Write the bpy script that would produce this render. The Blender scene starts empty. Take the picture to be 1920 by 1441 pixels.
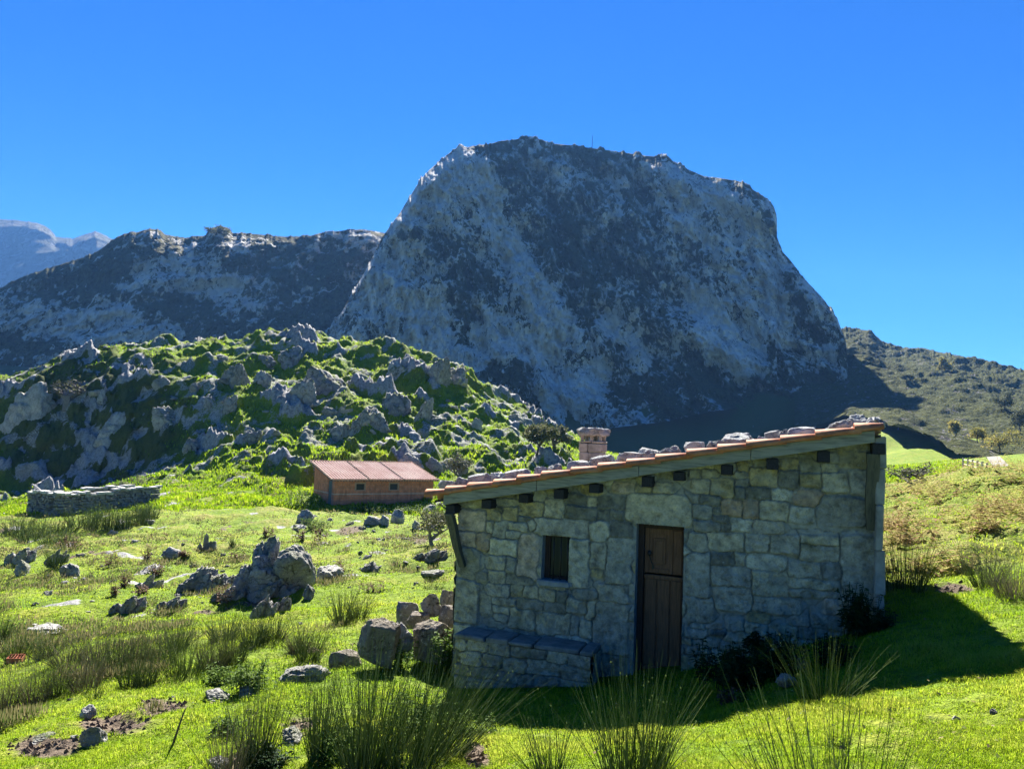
import bpy, bmesh, math, random
import numpy as np
from mathutils import Vector, Matrix

# ------------------------------------------------------------------ camera, world, sun
SC = bpy.context.scene
COL = SC.collection
FPX, CX, CY = 1387.0, 960.0, 720.5          # focal length and centre in photograph pixels
PITCH, ROLL = math.radians(4.33), 0.040
SUN_EL, SUN_AZ = math.radians(39.0), math.radians(-2.0)   # azimuth from +Y towards +X

fwd = np.array([0, math.cos(PITCH), math.sin(PITCH)])
r0 = np.array([1.0, 0, 0])
u0 = np.array([0, -math.sin(PITCH), math.cos(PITCH)])
RT = math.cos(ROLL) * r0 + math.sin(ROLL) * u0
UP = -math.sin(ROLL) * r0 + math.cos(ROLL) * u0

cam = bpy.data.cameras.new("camera")
cam.sensor_width = 36.0
cam.lens = 36.0 * FPX / 1920.0
cam.clip_start = 0.05
cam.clip_end = 30000
co = bpy.data.objects.new("camera", cam)
COL.objects.link(co)
co.matrix_world = Matrix(((RT[0], UP[0], -fwd[0], 0), (RT[1], UP[1], -fwd[1], 0), (RT[2], UP[2], -fwd[2], 0), (0, 0, 0, 1)))
SC.camera = co

world = bpy.data.worlds.new("World")
SC.world = world
world.use_nodes = True
wn = world.node_tree
wn.nodes.clear()
sky = wn.nodes.new("ShaderNodeTexSky")
sky.sky_type = 'NISHITA'
sky.sun_disc = False
sky.sun_elevation = SUN_EL
sky.sun_rotation = SUN_AZ
sky.altitude = 1000
sky.air_density = 1.0
sky.dust_density = 0.0
sky.ozone_density = 5.0
hs = wn.nodes.new("ShaderNodeHueSaturation")
hs.inputs["Saturation"].default_value = 1.35
hs.inputs["Hue"].default_value = 0.508
hs.inputs["Value"].default_value = 1.0
bg = wn.nodes.new("ShaderNodeBackground")
bg.inputs[1].default_value = 0.042
wo = wn.nodes.new("ShaderNodeOutputWorld")
wn.links.new(sky.outputs[0], hs.inputs["Color"])
tintn = wn.nodes.new("ShaderNodeMix"); tintn.data_type = 'RGBA'; tintn.blend_type = 'MULTIPLY'
tintn.inputs[0].default_value = 1.0; tintn.inputs[7].default_value = (0.34, 0.56, 0.69, 1)
wn.links.new(hs.outputs[0], tintn.inputs[6])
wn.links.new(tintn.outputs[2], bg.inputs[0])
wn.links.new(bg.outputs[0], wo.inputs[0])

sl = bpy.data.lights.new("sun", 'SUN')
sl.energy = 5.0
sl.angle = math.radians(0.5)
sl.color = (1.0, 0.95, 0.86)
so = bpy.data.objects.new("sun", sl)
COL.objects.link(so)
SDIR = Vector((math.sin(SUN_AZ) * math.cos(SUN_EL), math.cos(SUN_AZ) * math.cos(SUN_EL), math.sin(SUN_EL)))
so.rotation_euler = SDIR.to_track_quat('Z', 'Y').to_euler()

SC.view_settings.view_transform = 'Standard'
SC.view_settings.look = 'None'
SC.view_settings.exposure = 2.35
SC.view_settings.gamma = 1.0
SC.cycles.max_bounces = 6
SC.cycles.diffuse_bounces = 3
SC.cycles.transparent_max_bounces = 6
SC.cycles.volume_bounces = 0
SC.cycles.use_denoising = True
SC.cycles.sample_clamp_indirect = 6.0

# ------------------------------------------------------------------ projection helpers
def ray(px, py):
    px = np.asarray(px, float); py = np.asarray(py, float)
    a = (px - CX) / FPX; b = -(py - CY) / FPX
    d = fwd + a[..., None] * RT + b[..., None] * UP
    return d / d[..., 1:2]                     # y component 1

def at(px, py, Y):
    return ray(px, py) * np.asarray(Y, float)[..., None]

def proj(p):
    p = np.asarray(p, float)
    zc = p @ fwd
    return CX + FPX * (p @ RT) / zc, CY - FPX * (p @ UP) / zc

# ------------------------------------------------------------------ noise (numpy)
_rs = np.random.RandomState(7)
_perm = np.concatenate([_rs.permutation(256)] * 3).astype(np.int64)
_g = _rs.normal(size=(256, 3)); _g /= np.linalg.norm(_g, axis=1)[:, None]

def perlin(x, y, z):
    xi = np.floor(x).astype(np.int64); yi = np.floor(y).astype(np.int64); zi = np.floor(z).astype(np.int64)
    xf, yf, zf = x - xi, y - yi, z - zi
    xi &= 255; yi &= 255; zi &= 255
    u = xf * xf * xf * (xf * (xf * 6 - 15) + 10); v = yf * yf * yf * (yf * (yf * 6 - 15) + 10); w = zf * zf * zf * (zf * (zf * 6 - 15) + 10)
    def gr(i, j, k):
        h = _perm[_perm[_perm[(xi + i) & 255] + ((yi + j) & 255)] + ((zi + k) & 255)]
        g = _g[h]
        return g[..., 0] * (xf - i) + g[..., 1] * (yf - j) + g[..., 2] * (zf - k)
    def lp(a, b, t): return a + t * (b - a)
    return 1.6 * lp(lp(lp(gr(0, 0, 0), gr(1, 0, 0), u), lp(gr(0, 1, 0), gr(1, 1, 0), u), v),
                    lp(lp(gr(0, 0, 1), gr(1, 0, 1), u), lp(gr(0, 1, 1), gr(1, 1, 1), u), v), w)

def fbm(x, y, z, o=4, gain=0.5):
    s = 0; a = 1.0; f = 1.0
    for i in range(o):
        s = s + a * perlin(x * f + 13.7 * i, y * f + 7.1 * i, z * f + 3.3 * i); a *= gain; f *= 2.03
    return s

def ridged(x, y, z, o=4, gain=0.55):
    s = 0; a = 1.0; f = 1.0
    for i in range(o):
        s = s + a * (1 - 2 * np.abs(perlin(x * f + 5.7 * i, y * f + 9.1 * i, z * f + 2.3 * i))); a *= gain; f *= 2.07
    return s

def sst(a, b, x):
    t = np.clip((x - a) / (b - a), 0, 1)
    return t * t * (3 - 2 * t)

# ------------------------------------------------------------------ mesh helpers
def mesh_np(name, V, F, attrs=None, smooth=True):
    """V (n,3); F (m,k) all faces with k corners; attrs name -> (n,) or (n,3)."""
    me = bpy.data.meshes.new(name)
    V = np.asarray(V, np.float32); F = np.asarray(F, np.int32)
    m, k = F.shape
    me.vertices.add(len(V)); me.vertices.foreach_set("co", V.ravel())
    me.loops.add(m * k); me.loops.foreach_set("vertex_index", F.ravel())
    me.polygons.add(m)
    me.polygons.foreach_set("loop_start", np.arange(0, m * k, k, dtype=np.int32))
    me.polygons.foreach_set("loop_total", np.full(m, k, np.int32))
    me.polygons.foreach_set("use_smooth", np.full(m, bool(smooth)))
    for n, a in (attrs or {}).items():
        a = np.asarray(a, np.float32)
        if a.ndim == 1:
            at_ = me.attributes.new(n, 'FLOAT', 'POINT'); at_.data.foreach_set("value", a)
        else:
            at_ = me.attributes.new(n, 'FLOAT_COLOR', 'POINT')
            at_.data.foreach_set("color", np.concatenate([a, np.ones((len(a), 1), np.float32)], 1).ravel())
    me.update(calc_edges=True)
    me.validate()
    return me

def grid_faces(nr, nc):
    i = np.arange(nr * nc).reshape(nr, nc)
    return np.stack([i[:-1, :-1], i[:-1, 1:], i[1:, 1:], i[1:, :-1]], -1).reshape(-1, 4)

def link(name, me, mat=None, parent=None, **props):
    o = bpy.data.objects.new(name, me)
    COL.objects.link(o)
    if mat is not None and me is not None and len(me.materials) == 0:
        me.materials.append(mat)
    if parent is not None:
        o.parent = parent
    for k, v in props.items():
        if v is not None:
            o[k] = v
    return o

def tag(o, label, cat, group=None):
    o["label"] = label; o["category"] = cat; o["kind"] = "thing"
    if group: o["group"] = group
    return o

def bm_mesh(name, bm, smooth=False):
    me = bpy.data.meshes.new(name)
    bmesh.ops.recalc_face_normals(bm, faces=bm.faces[:])
    bm.to_mesh(me); bm.free()
    if smooth:
        me.polygons.foreach_set("use_smooth", np.ones(len(me.polygons), bool))
    return me

def box(bm, lo, hi, bev=0.0, jit=0.0, rnd=None):
    lo = Vector(lo); hi = Vector(hi)
    r = bmesh.ops.create_cube(bm, size=1.0)
    vs = r["verts"]
    for v in vs:
        v.co = Vector([lo[i] + (v.co[i] + 0.5) * (hi[i] - lo[i]) for i in range(3)])
        if jit: v.co += Vector([rnd.uniform(-jit, jit) for _ in range(3)])
    if bev:
        es = list({e for v in vs for e in v.link_edges})
        bmesh.ops.bevel(bm, geom=es, offset=bev, segments=1, affect='EDGES')
    return vs

def tube(bm, pts, rad, n=6, cap=True):
    """Tapered tube along pts (Vectors) with radii."""
    rings = []
    for i, p in enumerate(pts):
        t = (pts[min(i + 1, len(pts) - 1)] - pts[max(i - 1, 0)]).normalized()
        a = t.orthogonal().normalized(); b = t.cross(a)
        rings.append([bm.verts.new(p + rad[i] * (math.cos(2 * math.pi * k / n) * a + math.sin(2 * math.pi * k / n) * b)) for k in range(n)])
    for i in range(len(rings) - 1):
        # match start index to limit twisting
        A, B = rings[i], rings[i + 1]
        s = min(range(n), key=lambda q: (A[0].co - B[q].co).length)
        for k in range(n):
            bm.faces.new((A[k], A[(k + 1) % n], B[(k + 1 + s) % n], B[(k + s) % n]))
    if cap:
        bm.faces.new(list(reversed(rings[0]))); bm.faces.new(rings[-1])

# ------------------------------------------------------------------ material helpers
def new_mat(name, rough=0.9, spec=0.2):
    m = bpy.data.materials.new(name); m.use_nodes = True
    nt = m.node_tree
    b = nt.nodes["Principled BSDF"]
    b.inputs["Roughness"].default_value = rough
    b.inputs["Specular IOR Level"].default_value = spec
    return m, nt, b

def nd(nt, typ, **kw):
    n = nt.nodes.new(typ)
    for k, v in kw.items():
        if k.startswith("i_"):
            key = k[2:]
            key = int(key) if key.isdigit() else key.replace("_", " ")
            if hasattr(v, "is_output") or isinstance(v, bpy.types.NodeSocket):
                nt.links.new(v, n.inputs[key])
            else:
                n.inputs[key].default_value = v
        else:
            setattr(n, k, v)
    return n

def ramp(nt, fac, stops):
    n = nt.nodes.new("ShaderNodeValToRGB")
    while len(n.color_ramp.elements) < len(stops): n.color_ramp.elements.new(0.5)
    for e, (p, c) in zip(n.color_ramp.elements, stops):
        e.position = p
        e.color = (c, c, c, 1) if isinstance(c, (int, float)) else (*c, 1)
    nt.links.new(fac, n.inputs[0])
    return n.outputs[0]

def mixc(nt, fac, a, b, typ='MIX'):
    n = nt.nodes.new("ShaderNodeMix"); n.data_type = 'RGBA'; n.blend_type = typ
    for s, v in ((n.inputs[0], fac), (n.inputs[6], a), (n.inputs[7], b)):
        if isinstance(v, bpy.types.NodeSocket): nt.links.new(v, s)
        elif isinstance(v, (int, float)): s.default_value = v if s.type == 'VALUE' else (v, v, v, 1)
        else: s.default_value = (*v, 1)
    return n.outputs[2]

def mth(nt, op, a, b=0.0, clamp=False):
    n = nt.nodes.new("ShaderNodeMath"); n.operation = op; n.use_clamp = clamp
    for s, v in zip(n.inputs, (a, b)):
        if isinstance(v, bpy.types.NodeSocket): nt.links.new(v, s)
        else: s.default_value = v
    return n.outputs[0]

def coords(nt, kind="Object", scale=(1, 1, 1), rot=(0, 0, 0)):
    tc = nt.nodes.new("ShaderNodeTexCoord")
    mp = nt.nodes.new("ShaderNodeMapping")
    mp.inputs["Scale"].default_value = scale; mp.inputs["Rotation"].default_value = rot
    nt.links.new(tc.outputs[kind], mp.inputs[0])
    return mp.outputs[0]

def noise(nt, vec, scale, detail=4, rough=0.55, dist=0.0):
    n = nd(nt, "ShaderNodeTexNoise", i_Scale=scale, i_Detail=detail, i_Roughness=rough, i_Distortion=dist)
    nt.links.new(vec, n.inputs["Vector"])
    return n.outputs[0]

def attr(nt, name, col=False):
    n = nt.nodes.new("ShaderNodeAttribute"); n.attribute_name = name
    return n.outputs["Color"] if col else n.outputs["Fac"]

def bump(nt, b, h, strength=0.5, dist=0.02, prev=None):
    n = nd(nt, "ShaderNodeBump", i_Strength=strength, i_Distance=dist)
    nt.links.new(h, n.inputs["Height"])
    if prev is not None: nt.links.new(prev, n.inputs["Normal"])
    if b is not None: nt.links.new(n.outputs[0], b.inputs["Normal"])
    return n.outputs[0]

# ------------------------------------------------------------------ materials
def m_limestone(name, c_lo, c_hi, sc=1.0, moss=0.0):
    m, nt, b = new_mat(name, 0.92, 0.12)
    v = coords(nt)
    tc = nt.nodes.new("ShaderNodeTexCoord")
    oi = nt.nodes.new("ShaderNodeObjectInfo")
    w = nd(nt, "ShaderNodeNewGeometry").outputs["Position"]
    n1 = noise(nt, w, 1.1 * sc, 7, 0.68, 0.4)
    c = ramp(nt, n1, [(0.3, c_lo), (0.68, c_hi)])
    n2 = noise(nt, w, 5 * sc, 8, 0.75, 1.2)
    c = mixc(nt, ramp(nt, n2, [(0.36, 1.0), (0.46, 0.0)]), c, tuple(0.28 * x for x in c_lo))
    n3 = noise(nt, w, 9 * sc, 5, 0.7)
    c = mixc(nt, ramp(nt, n3, [(0.56, 0.0), (0.66, 0.75)]), c, (0.58, 0.565, 0.52))
    cr = nd(nt, "ShaderNodeTexVoronoi", feature='DISTANCE_TO_EDGE', i_Scale=1.7 * sc)
    wv = nd(nt, "ShaderNodeVectorMath", operation='ADD'); nt.links.new(w, wv.inputs[0])
    ns = nd(nt, "ShaderNodeTexNoise", i_Scale=3.0 * sc, i_Detail=4); nt.links.new(w, ns.inputs["Vector"])
    sv = nd(nt, "ShaderNodeVectorMath", operation='SCALE'); sv.inputs[3].default_value = 0.5 / sc; nt.links.new(ns.outputs["Color"], sv.inputs[0]); nt.links.new(sv.outputs[0], wv.inputs[1])
    nt.links.new(wv.outputs[0], cr.inputs["Vector"])
    crack = ramp(nt, cr.outputs["Distance"], [(0.0, 1.0), (0.035, 0.0)])
    c = mixc(nt, mth(nt, 'MULTIPLY', crack, 0.35), c, (0.03, 0.03, 0.028))
    c = mixc(nt, 1.0, c, ramp(nt, oi.outputs["Random"], [(0.0, 0.75), (1.0, 1.15)]), 'MULTIPLY')
    if moss:
        n4 = noise(nt, w, 2.2 * sc, 5, 0.6)
        geo = nt.nodes.new("ShaderNodeNewGeometry")
        sx = nt.nodes.new("ShaderNodeSeparateXYZ"); nt.links.new(geo.outputs["Normal"], sx.inputs[0])
        f = mth(nt, 'MULTIPLY', ramp(nt, n4, [(0.48, 0.0), (0.6, moss)]), mth(nt, 'MULTIPLY', sx.outputs[2], 1.4, True), True)
        c = mixc(nt, f, c, (0.10, 0.13, 0.02))
    nt.links.new(c, b.inputs["Base Color"])
    h = mth(nt, 'ADD', n2, mth(nt, 'MULTIPLY', noise(nt, w, 22 * sc, 5, 0.7), 0.5))
    h = mth(nt, 'SUBTRACT', h, mth(nt, 'MULTIPLY', crack, 0.3))
    bump(nt, b, h, 1.0, 0.10 / sc)
    return m

M_ROCK = m_limestone("limestone", (0.20, 0.195, 0.185), (0.46, 0.45, 0.42), 1.0, 0.5)
M_ROCKBIG = m_limestone("karst_limestone", (0.19, 0.19, 0.19), (0.44, 0.435, 0.415), 0.30, 0.9)
M_FIELD = m_limestone("sandstone_block", (0.15, 0.125, 0.10), (0.34, 0.30, 0.25), 1.6, 0.15)
M_ROOFROCK = m_limestone("roof_stone", (0.22, 0.23, 0.235), (0.52, 0.53, 0.53), 3.0, 0.15)

def m_plain(name, c, rough=0.85, var=0.35, sc=20, bmp=0.3, spec=0.2):
    m, nt, b = new_mat(name, rough, spec)
    v = coords(nt)
    n = noise(nt, v, sc, 5, 0.6)
    c2 = ramp(nt, n, [(0.25, tuple(x * (1 - var) for x in c)), (0.75, tuple(min(1, x * (1 + var)) for x in c))])
    nt.links.new(c2, b.inputs["Base Color"])
    if bmp: bump(nt, b, n, bmp, 0.01)
    return m

def m_wood(name, c, sx=(1, 12, 12), dark=0.4):
    m, nt, b = new_mat(name, 0.8, 0.25)
    v = coords(nt, scale=sx)
    n = noise(nt, v, 4, 7, 0.65, 0.6)
    cc = ramp(nt, n, [(0.3, tuple(x * dark for x in c)), (0.5, c), (0.75, tuple(x * 1.35 for x in c))])
    nt.links.new(cc, b.inputs["Base Color"])
    bump(nt, b, n, 0.5, 0.008)
    return m

M_BEAM = m_wood("weathered_beam", (0.25, 0.235, 0.185))
M_PURLIN = m_wood("dark_purlin", (0.028, 0.026, 0.03), (12, 1, 12))
M_BRACE = m_wood("brace_wood", (0.10, 0.09, 0.06), (12, 12, 1))
M_DOOR = m_wood("door_wood", (0.20, 0.095, 0.05), (14, 14, 1), 0.55)
M_DOORFR = m_wood("door_frame_wood", (0.06, 0.034, 0.024), (14, 14, 1), 0.55)
M_IRON = m_plain("black_iron", (0.012, 0.012, 0.014), 0.5, 0.2, 60, 0.1, 0.5)

def m_tile(name, a, b_, c_, sc=3):
    m, nt, b = new_mat(name, 0.8, 0.25)
    v = coords(nt)
    n = noise(nt, v, sc, 5, 0.65)
    c = ramp(nt, n, [(0.28, a), (0.5, b_), (0.72, c_)])
    n2 = noise(nt, v, sc * 5, 4, 0.6)
    c = mixc(nt, ramp(nt, n2, [(0.58, 0.0), (0.72, 0.55)]), c, (0.30, 0.24, 0.18))
    nt.links.new(c, b.inputs["Base Color"])
    bump(nt, b, n2, 0.35, 0.01)
    return m

M_TILE = m_tile("terracotta_tile", (0.20, 0.075, 0.035), (0.42, 0.155, 0.065), (0.50, 0.23, 0.11), 5)
M_TILEROOF = m_tile("roof_field_tile", (0.17, 0.10, 0.065), (0.30, 0.19, 0.125), (0.38, 0.28, 0.20), 3)
M_TILEOLD = m_tile("weathered_tile", (0.34, 0.19, 0.14), (0.46, 0.29, 0.22), (0.54, 0.41, 0.32), 0.8)
def m_troughs():
    m, nt, b = new_mat("barn_tile", 0.85, 0.15)
    v = coords(nt)
    n = noise(nt, v, 0.6, 6, 0.7)
    c = ramp(nt, n, [(0.3, (0.48, 0.31, 0.25)), (0.5, (0.62, 0.45, 0.38)), (0.7, (0.70, 0.58, 0.50))])
    c = mixc(nt, ramp(nt, noise(nt, v, 5, 4, 0.7), [(0.58, 0.0), (0.7, 0.6)]), c, (0.22, 0.16, 0.12))
    c = mixc(nt, attr(nt, "trough_shade"), c, (0.10, 0.06, 0.045))  # troughs darkened: shade of the grooves put into the tile colour
    nt.links.new(c, b.inputs["Base Color"])
    return m
M_BARNTILE = m_troughs()

def m_leaf(name, c1, c2, trans=0.45, attrname=None, rough=0.6):
    m = bpy.data.materials.new(name); m.use_nodes = True
    nt = m.node_tree; nt.nodes.clear()
    out = nt.nodes.new("ShaderNodeOutputMaterial")
    if attrname:
        f = attr(nt, attrname)
    else:
        f = noise(nt, coords(nt), 5, 3, 0.6)
    c = ramp(nt, f, [(0.0 if attrname else 0.3, c1), (1.0 if attrname else 0.7, c2)])
    d = nd(nt, "ShaderNodeBsdfPrincipled", i_Roughness=rough)
    d.inputs["Specular IOR Level"].default_value = 0.03
    nt.links.new(c, d.inputs["Base Color"])
    t = nt.nodes.new("ShaderNodeBsdfTranslucent"); nt.links.new(c, t.inputs[0])
    mx = nt.nodes.new("ShaderNodeMixShader"); mx.inputs[0].default_value = trans
    nt.links.new(d.outputs[0], mx.inputs[1]); nt.links.new(t.outputs[0], mx.inputs[2])
    nt.links.new(mx.outputs[0], out.inputs[0])
    return m

M_GRASS = m_leaf("grass_blade", (0.12, 0.235, 0.005), (0.36, 0.44, 0.018), 0.5, "tint")
def m_grass():
    m = m_leaf("grass_blade", (0.09, 0.185, 0.005), (0.40, 0.42, 0.06), 0.5, "tint")
    r = [n for n in m.node_tree.nodes if n.type == 'VALTORGB'][0].color_ramp
    e = r.elements.new(0.5); e.color = (0.25, 0.36, 0.010, 1)
    return m
M_GRASS = m_grass()
M_RUSH = m_leaf("rush_stem", (0.032, 0.075, 0.012), (0.25, 0.28, 0.12), 0.35, "tint", 0.5)
M_RUSHDRY = m_leaf("dry_rush_stem", (0.06, 0.065, 0.035), (0.34, 0.29, 0.19), 0.25, "tint", 0.5)
M_NETTLE = m_leaf("weed_leaf", (0.035, 0.075, 0.012), (0.14, 0.22, 0.03), 0.4, "tint")
M_DARKLEAF = m_leaf("dark_leaf", (0.012, 0.03, 0.010), (0.035, 0.07, 0.02), 0.3, "tint")
M_BRACKEN = m_leaf("bracken_frond", (0.32, 0.21, 0.105), (0.42, 0.46, 0.11), 0.5, "tint")
M_DOCK = m_leaf("dry_dock", (0.08, 0.045, 0.03), (0.20, 0.12, 0.07), 0.2, "tint")
M_TREE = m_leaf("thorn_leaf", (0.045, 0.055, 0.025), (0.14, 0.145, 0.075), 0.3, "tint")
M_AUTUMN = m_leaf("autumn_leaf", (0.11, 0.115, 0.035), (0.32, 0.27, 0.07), 0.45, "tint")
M_BARK = m_wood("bark", (0.09, 0.075, 0.06), (6, 6, 1))
M_TWIG = m_wood("grey_twig", (0.16, 0.145, 0.13), (6, 6, 1))

# ------------------------------------------------------------------ the ground sheet
# control points: photograph x, y and the distance read for that spot
GC = [(0,1441,6.2),(480,1441,5.6),(960,1441,5.0),(1440,1441,4.5),(1920,1441,4.1),
 (0,1300,10.5),(0,1150,18),(0,1050,31),(0,985,48),(250,1300,9.6),(250,1180,15),(250,1060,27),
 (500,1300,8.4),(500,1200,12),(520,1112,18),(500,1010,34),(480,955,52),(330,960,55),(300,940,63),(120,968,60),
 (620,945,65.5),(720,948,68),(806,940,71),(600,972,61.5),(660,970,62.5),(730,972,63),(800,966,64.5),(700,1010,42),(800,1020,36),(800,1080,22),(820,1150,13.5),(840,1292,9.6),(700,1260,9.6),(700,1180,13),
 (1225,1275,8.9),(1000,1296,8.9),(1100,1330,7.6),(1320,1345,6.9),(1450,1255,7.9),(1600,1195,8.0),(1600,1290,6.2),(1640,1190,7.5),
 (1700,1112,9.6),(1900,1245,5.9),(1840,1112,8.6),(1850,1060,11),(1760,1010,13),(1700,960,18),(1800,920,21),(1920,880,20),(1920,1000,12),
 (1720,905,27),(1860,884,27),(1920,868,26),
 (1750,895,60),(1870,872,110),(1850,859,150),(1740,872,130),(1700,842,200),(1790,880,160),(1650,800,260),(1920,850,140),(1900,830,240),
 # knoll
 (560,875,80),(660,862,80),(800,858,82),(850,852,86),(950,838,96),(1060,856,96),(450,872,80),(400,922,70),
 (450,800,95),(600,765,98),(750,782,98),(850,790,100),(900,800,100),(560,700,113),(430,720,111),(680,710,112),(780,720,111),
 (165,664,120),(230,650,122),(300,640,125),(430,650,125),(500,630,128),(560,628,130),(620,640,130),(700,656,128),(780,662,125),(870,702,120),(885,735,117),(960,778,113),(1020,815,108),(1085,852,104),
 (100,700,116),(30,742,112),(-60,800,110),
 (40,935,96),(120,915,98),(210,905,97),(290,890,92),(330,868,92),(370,845,93),(0,945,90),(-80,960,80),
 (330,760,100),(290,700,109),(220,690,112),
 # behind the knoll and to the mountain foot
 (1100,846,395),(1250,850,385),(1100,800,420),(1300,792,408),(1500,750,415),(1000,762,425),(900,700,430),(1200,770,415),
 (100,720,375),(0,765,330),(200,720,370),(550,690,440),(700,700,435),(1580,722,425)]
GX = np.array([(c[0], c[1]) for c in GC], float)
GY = np.array([c[2] for c in GC], float)
GP = at(GX[:, 0], GX[:, 1], GY)
ex = []                                          # (X, Y, Z) fixed by hand
for u in (-0.9, -0.45, 0.0, 0.45, 0.9):
    ex.append((u * 0.8, 0.8, -1.62 + 0.12 * u)); ex.append((u * 2.4, 2.4, -1.85 + 0.45 * u))
for u in (-0.7, -0.5, -0.35, -0.2, -0.05):
    ex.append((u * 150, 150, 2.0)); ex.append((u * 175, 175, -4.0)); ex.append((u * 215, 215, -6.0))
for u in (0.13, 0.2, 0.28, 0.36):
    for Yq, zq in ((115, -2.8), (135, -3.6), (170, -6.5), (220, -9.0), (280, -10.0), (330, -9.0)): ex.append((u * Yq, Yq, zq))
for u in (-1.2, -0.8, -0.4, 0, 0.4, 0.8, 1.2):
    ex.append((u * 700, 700, 40)); ex.append((u * 1200, 1200, 10)); ex.append((u * 2750, 2750, 10))
for Yq, zq in ((6, -3.6), (12, -5.5), (30, -8), (60, -10), (100, -9), (200, 0), (400, 30)):
    ex.append((-1.2 * Yq, Yq, zq))
for Yq, zq in ((6, -1.0), (12, -0.6), (30, 0.0), (60, -1), (150, 0), (400, 25)):
    ex.append((1.2 * Yq, Yq, zq))
GP = np.concatenate([GP, np.array(ex)])
for Yq, zl, zr in ((0.8, -1.9, -1.4), (3, -3.0, -1.0), (6, -4.2, -0.8), (12, -6, -0.4), (30, -8, 0.3), (60, -9, 1), (150, 0, 6), (400, 30, 30), (700, 40, 40), (2750, 10, 10)):
    ex_ = [(-3.2 * Yq, Yq, zl), (3.2 * Yq, Yq, zr)]
    GP = np.concatenate([GP, np.array(ex_)])
VS = 1.6
_cu = np.stack([GP[:, 0] / GP[:, 1], VS * np.log(GP[:, 1])], 1)
_cw = GP[:, 2] / GP[:, 1]
_n = len(GP)
_D = np.linalg.norm(_cu[:, None] - _cu[None], axis=2)
_A = np.zeros((_n + 3, _n + 3)); _A[:_n, :_n] = _D + 1e-3 * np.eye(_n)
_A[:_n, _n] = 1; _A[:_n, _n + 1:] = _cu; _A[_n, :_n] = 1; _A[_n + 1:, :_n] = _cu.T
_sol = np.linalg.solve(_A, np.concatenate([_cw, np.zeros(3)]))

def ground_w(u, v):
    q = np.stack([u, VS * v], -1).reshape(-1, 2)
    out = np.empty(len(q))
    for i in range(0, len(q), 40000):
        p = q[i:i + 40000]
        d = np.sqrt(((p[:, None] - _cu[None]) ** 2).sum(2))
        out[i:i + 40000] = d @ _sol[:_n] + _sol[_n] + p @ _sol[_n + 1:]
    return out.reshape(np.shape(u))

US = np.concatenate([np.linspace(-3.2, -1.2, 24)[:-1], np.linspace(-1.2, -0.76, 26)[:-1], np.linspace(-0.76, 0.76, 800), np.linspace(0.76, 1.2, 26)[1:], np.linspace(1.2, 3.2, 24)[1:]])
VSROW = np.concatenate([np.linspace(math.log(0.8), math.log(3.4), 14)[:-1], np.linspace(math.log(3.4), math.log(14), 210)[:-1],
    np.linspace(math.log(14), math.log(62), 150)[:-1], np.linspace(math.log(62), math.log(150), 290)[:-1],
    np.linspace(math.log(150), math.log(600), 90)[:-1], np.linspace(math.log(600), math.log(2750), 24)])
UU, VV = np.meshgrid(US, VSROW)
# the smooth field is evaluated on a coarser net and interpolated
_us, _vs = US[::4], VSROW[::3]
_us = np.append(_us, US[-1]) if _us[-1] != US[-1] else _us
_vs = np.append(_vs, VSROW[-1]) if _vs[-1] != VSROW[-1] else _vs
_W = ground_w(*np.meshgrid(_us, _vs))
_tmp = np.stack([np.interp(US, _us, r) for r in _W])
WW = np.stack([np.interp(VSROW, _vs, _tmp[:, j]) for j in range(len(US))], 1)
YY = np.exp(VV); XX = UU * YY; ZZ = WW * YY

# masks in photograph space of the undisturbed surface
PX, PY = proj(np.stack([XX, YY, ZZ], -1))
HUTP = at(1225, 1272, 9.1)                      # middle of the threshold, on the front wall plane
HA = math.radians(20.0)
HD = np.array([math.cos(HA), -math.sin(HA)]); HN = np.array([math.sin(HA), math.cos(HA)])
def hut_local(X, Y):
    a, b = X - HUTP[0], Y - HUTP[1]
    return a * HD[0] + b * HD[1], a * HN[0] + b * HN[1]
hs_, hn_ = hut_local(XX, YY)
near_hut = sst(1.6, 0.3, np.maximum(np.maximum(-2.9 - hs_, hs_ - 2.7), np.maximum(-0.8 - hn_, hn_ - 4.2)))
knoll = sst(66, 82, YY) * sst(165, 135, YY) * sst(0.16, 0.02, UU)
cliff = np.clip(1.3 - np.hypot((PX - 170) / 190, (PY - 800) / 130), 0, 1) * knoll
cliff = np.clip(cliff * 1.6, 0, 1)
bank = sst(0.46, 0.52, UU) * sst(9.5, 11.5, YY) * sst(34, 28, YY)
def patch(cx, cy, rx, ry): return np.clip(1.25 - np.hypot((PX - cx) / rx, (PY - cy) / ry), 0, 1)
dirt = np.maximum.reduce([patch(215, 1358, 95, 30), patch(310, 1328, 70, 22), patch(90, 1395, 90, 24), patch(655, 992, 42, 13) * 0.9,
    patch(775, 1012, 50, 11) * 0.9, patch(1790, 1100, 50, 12), patch(470, 1425, 60, 25), patch(890, 1410, 45, 28), patch(560, 1360, 60, 35) * 0.8,
    patch(1660, 1330, 40, 10) * 0.5, patch(1580, 1395, 50, 12) * 0.5])
n1 = fbm(XX / 9, YY / 9, ZZ / 9 + 5, 4)
n2 = fbm(XX / 3.0, YY / 3.0, ZZ / 3.0 + 9, 4)
n3 = fbm(XX / 0.7, YY / 0.7, 0 * ZZ + 3, 4)
r1 = ridged(XX / 7 + 3, YY / 7, ZZ / 5, 4)
amp_near = 0.042 * n3 * sst(60, 20, YY) + 0.07 * n2 * sst(3, 7, YY)
amp_mid = sst(11, 22, YY) * sst(80, 60, YY) * (0.16 * n1 + 0.20 * n2 + 0.25 * np.maximum(fbm(XX / 1.6, YY / 1.6, 0 * XX + 3, 3) - 0.2, 0))
hump = np.maximum(fbm(XX / 5, YY / 5, ZZ / 5 + 31, 4, 0.6), -0.3)
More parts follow.
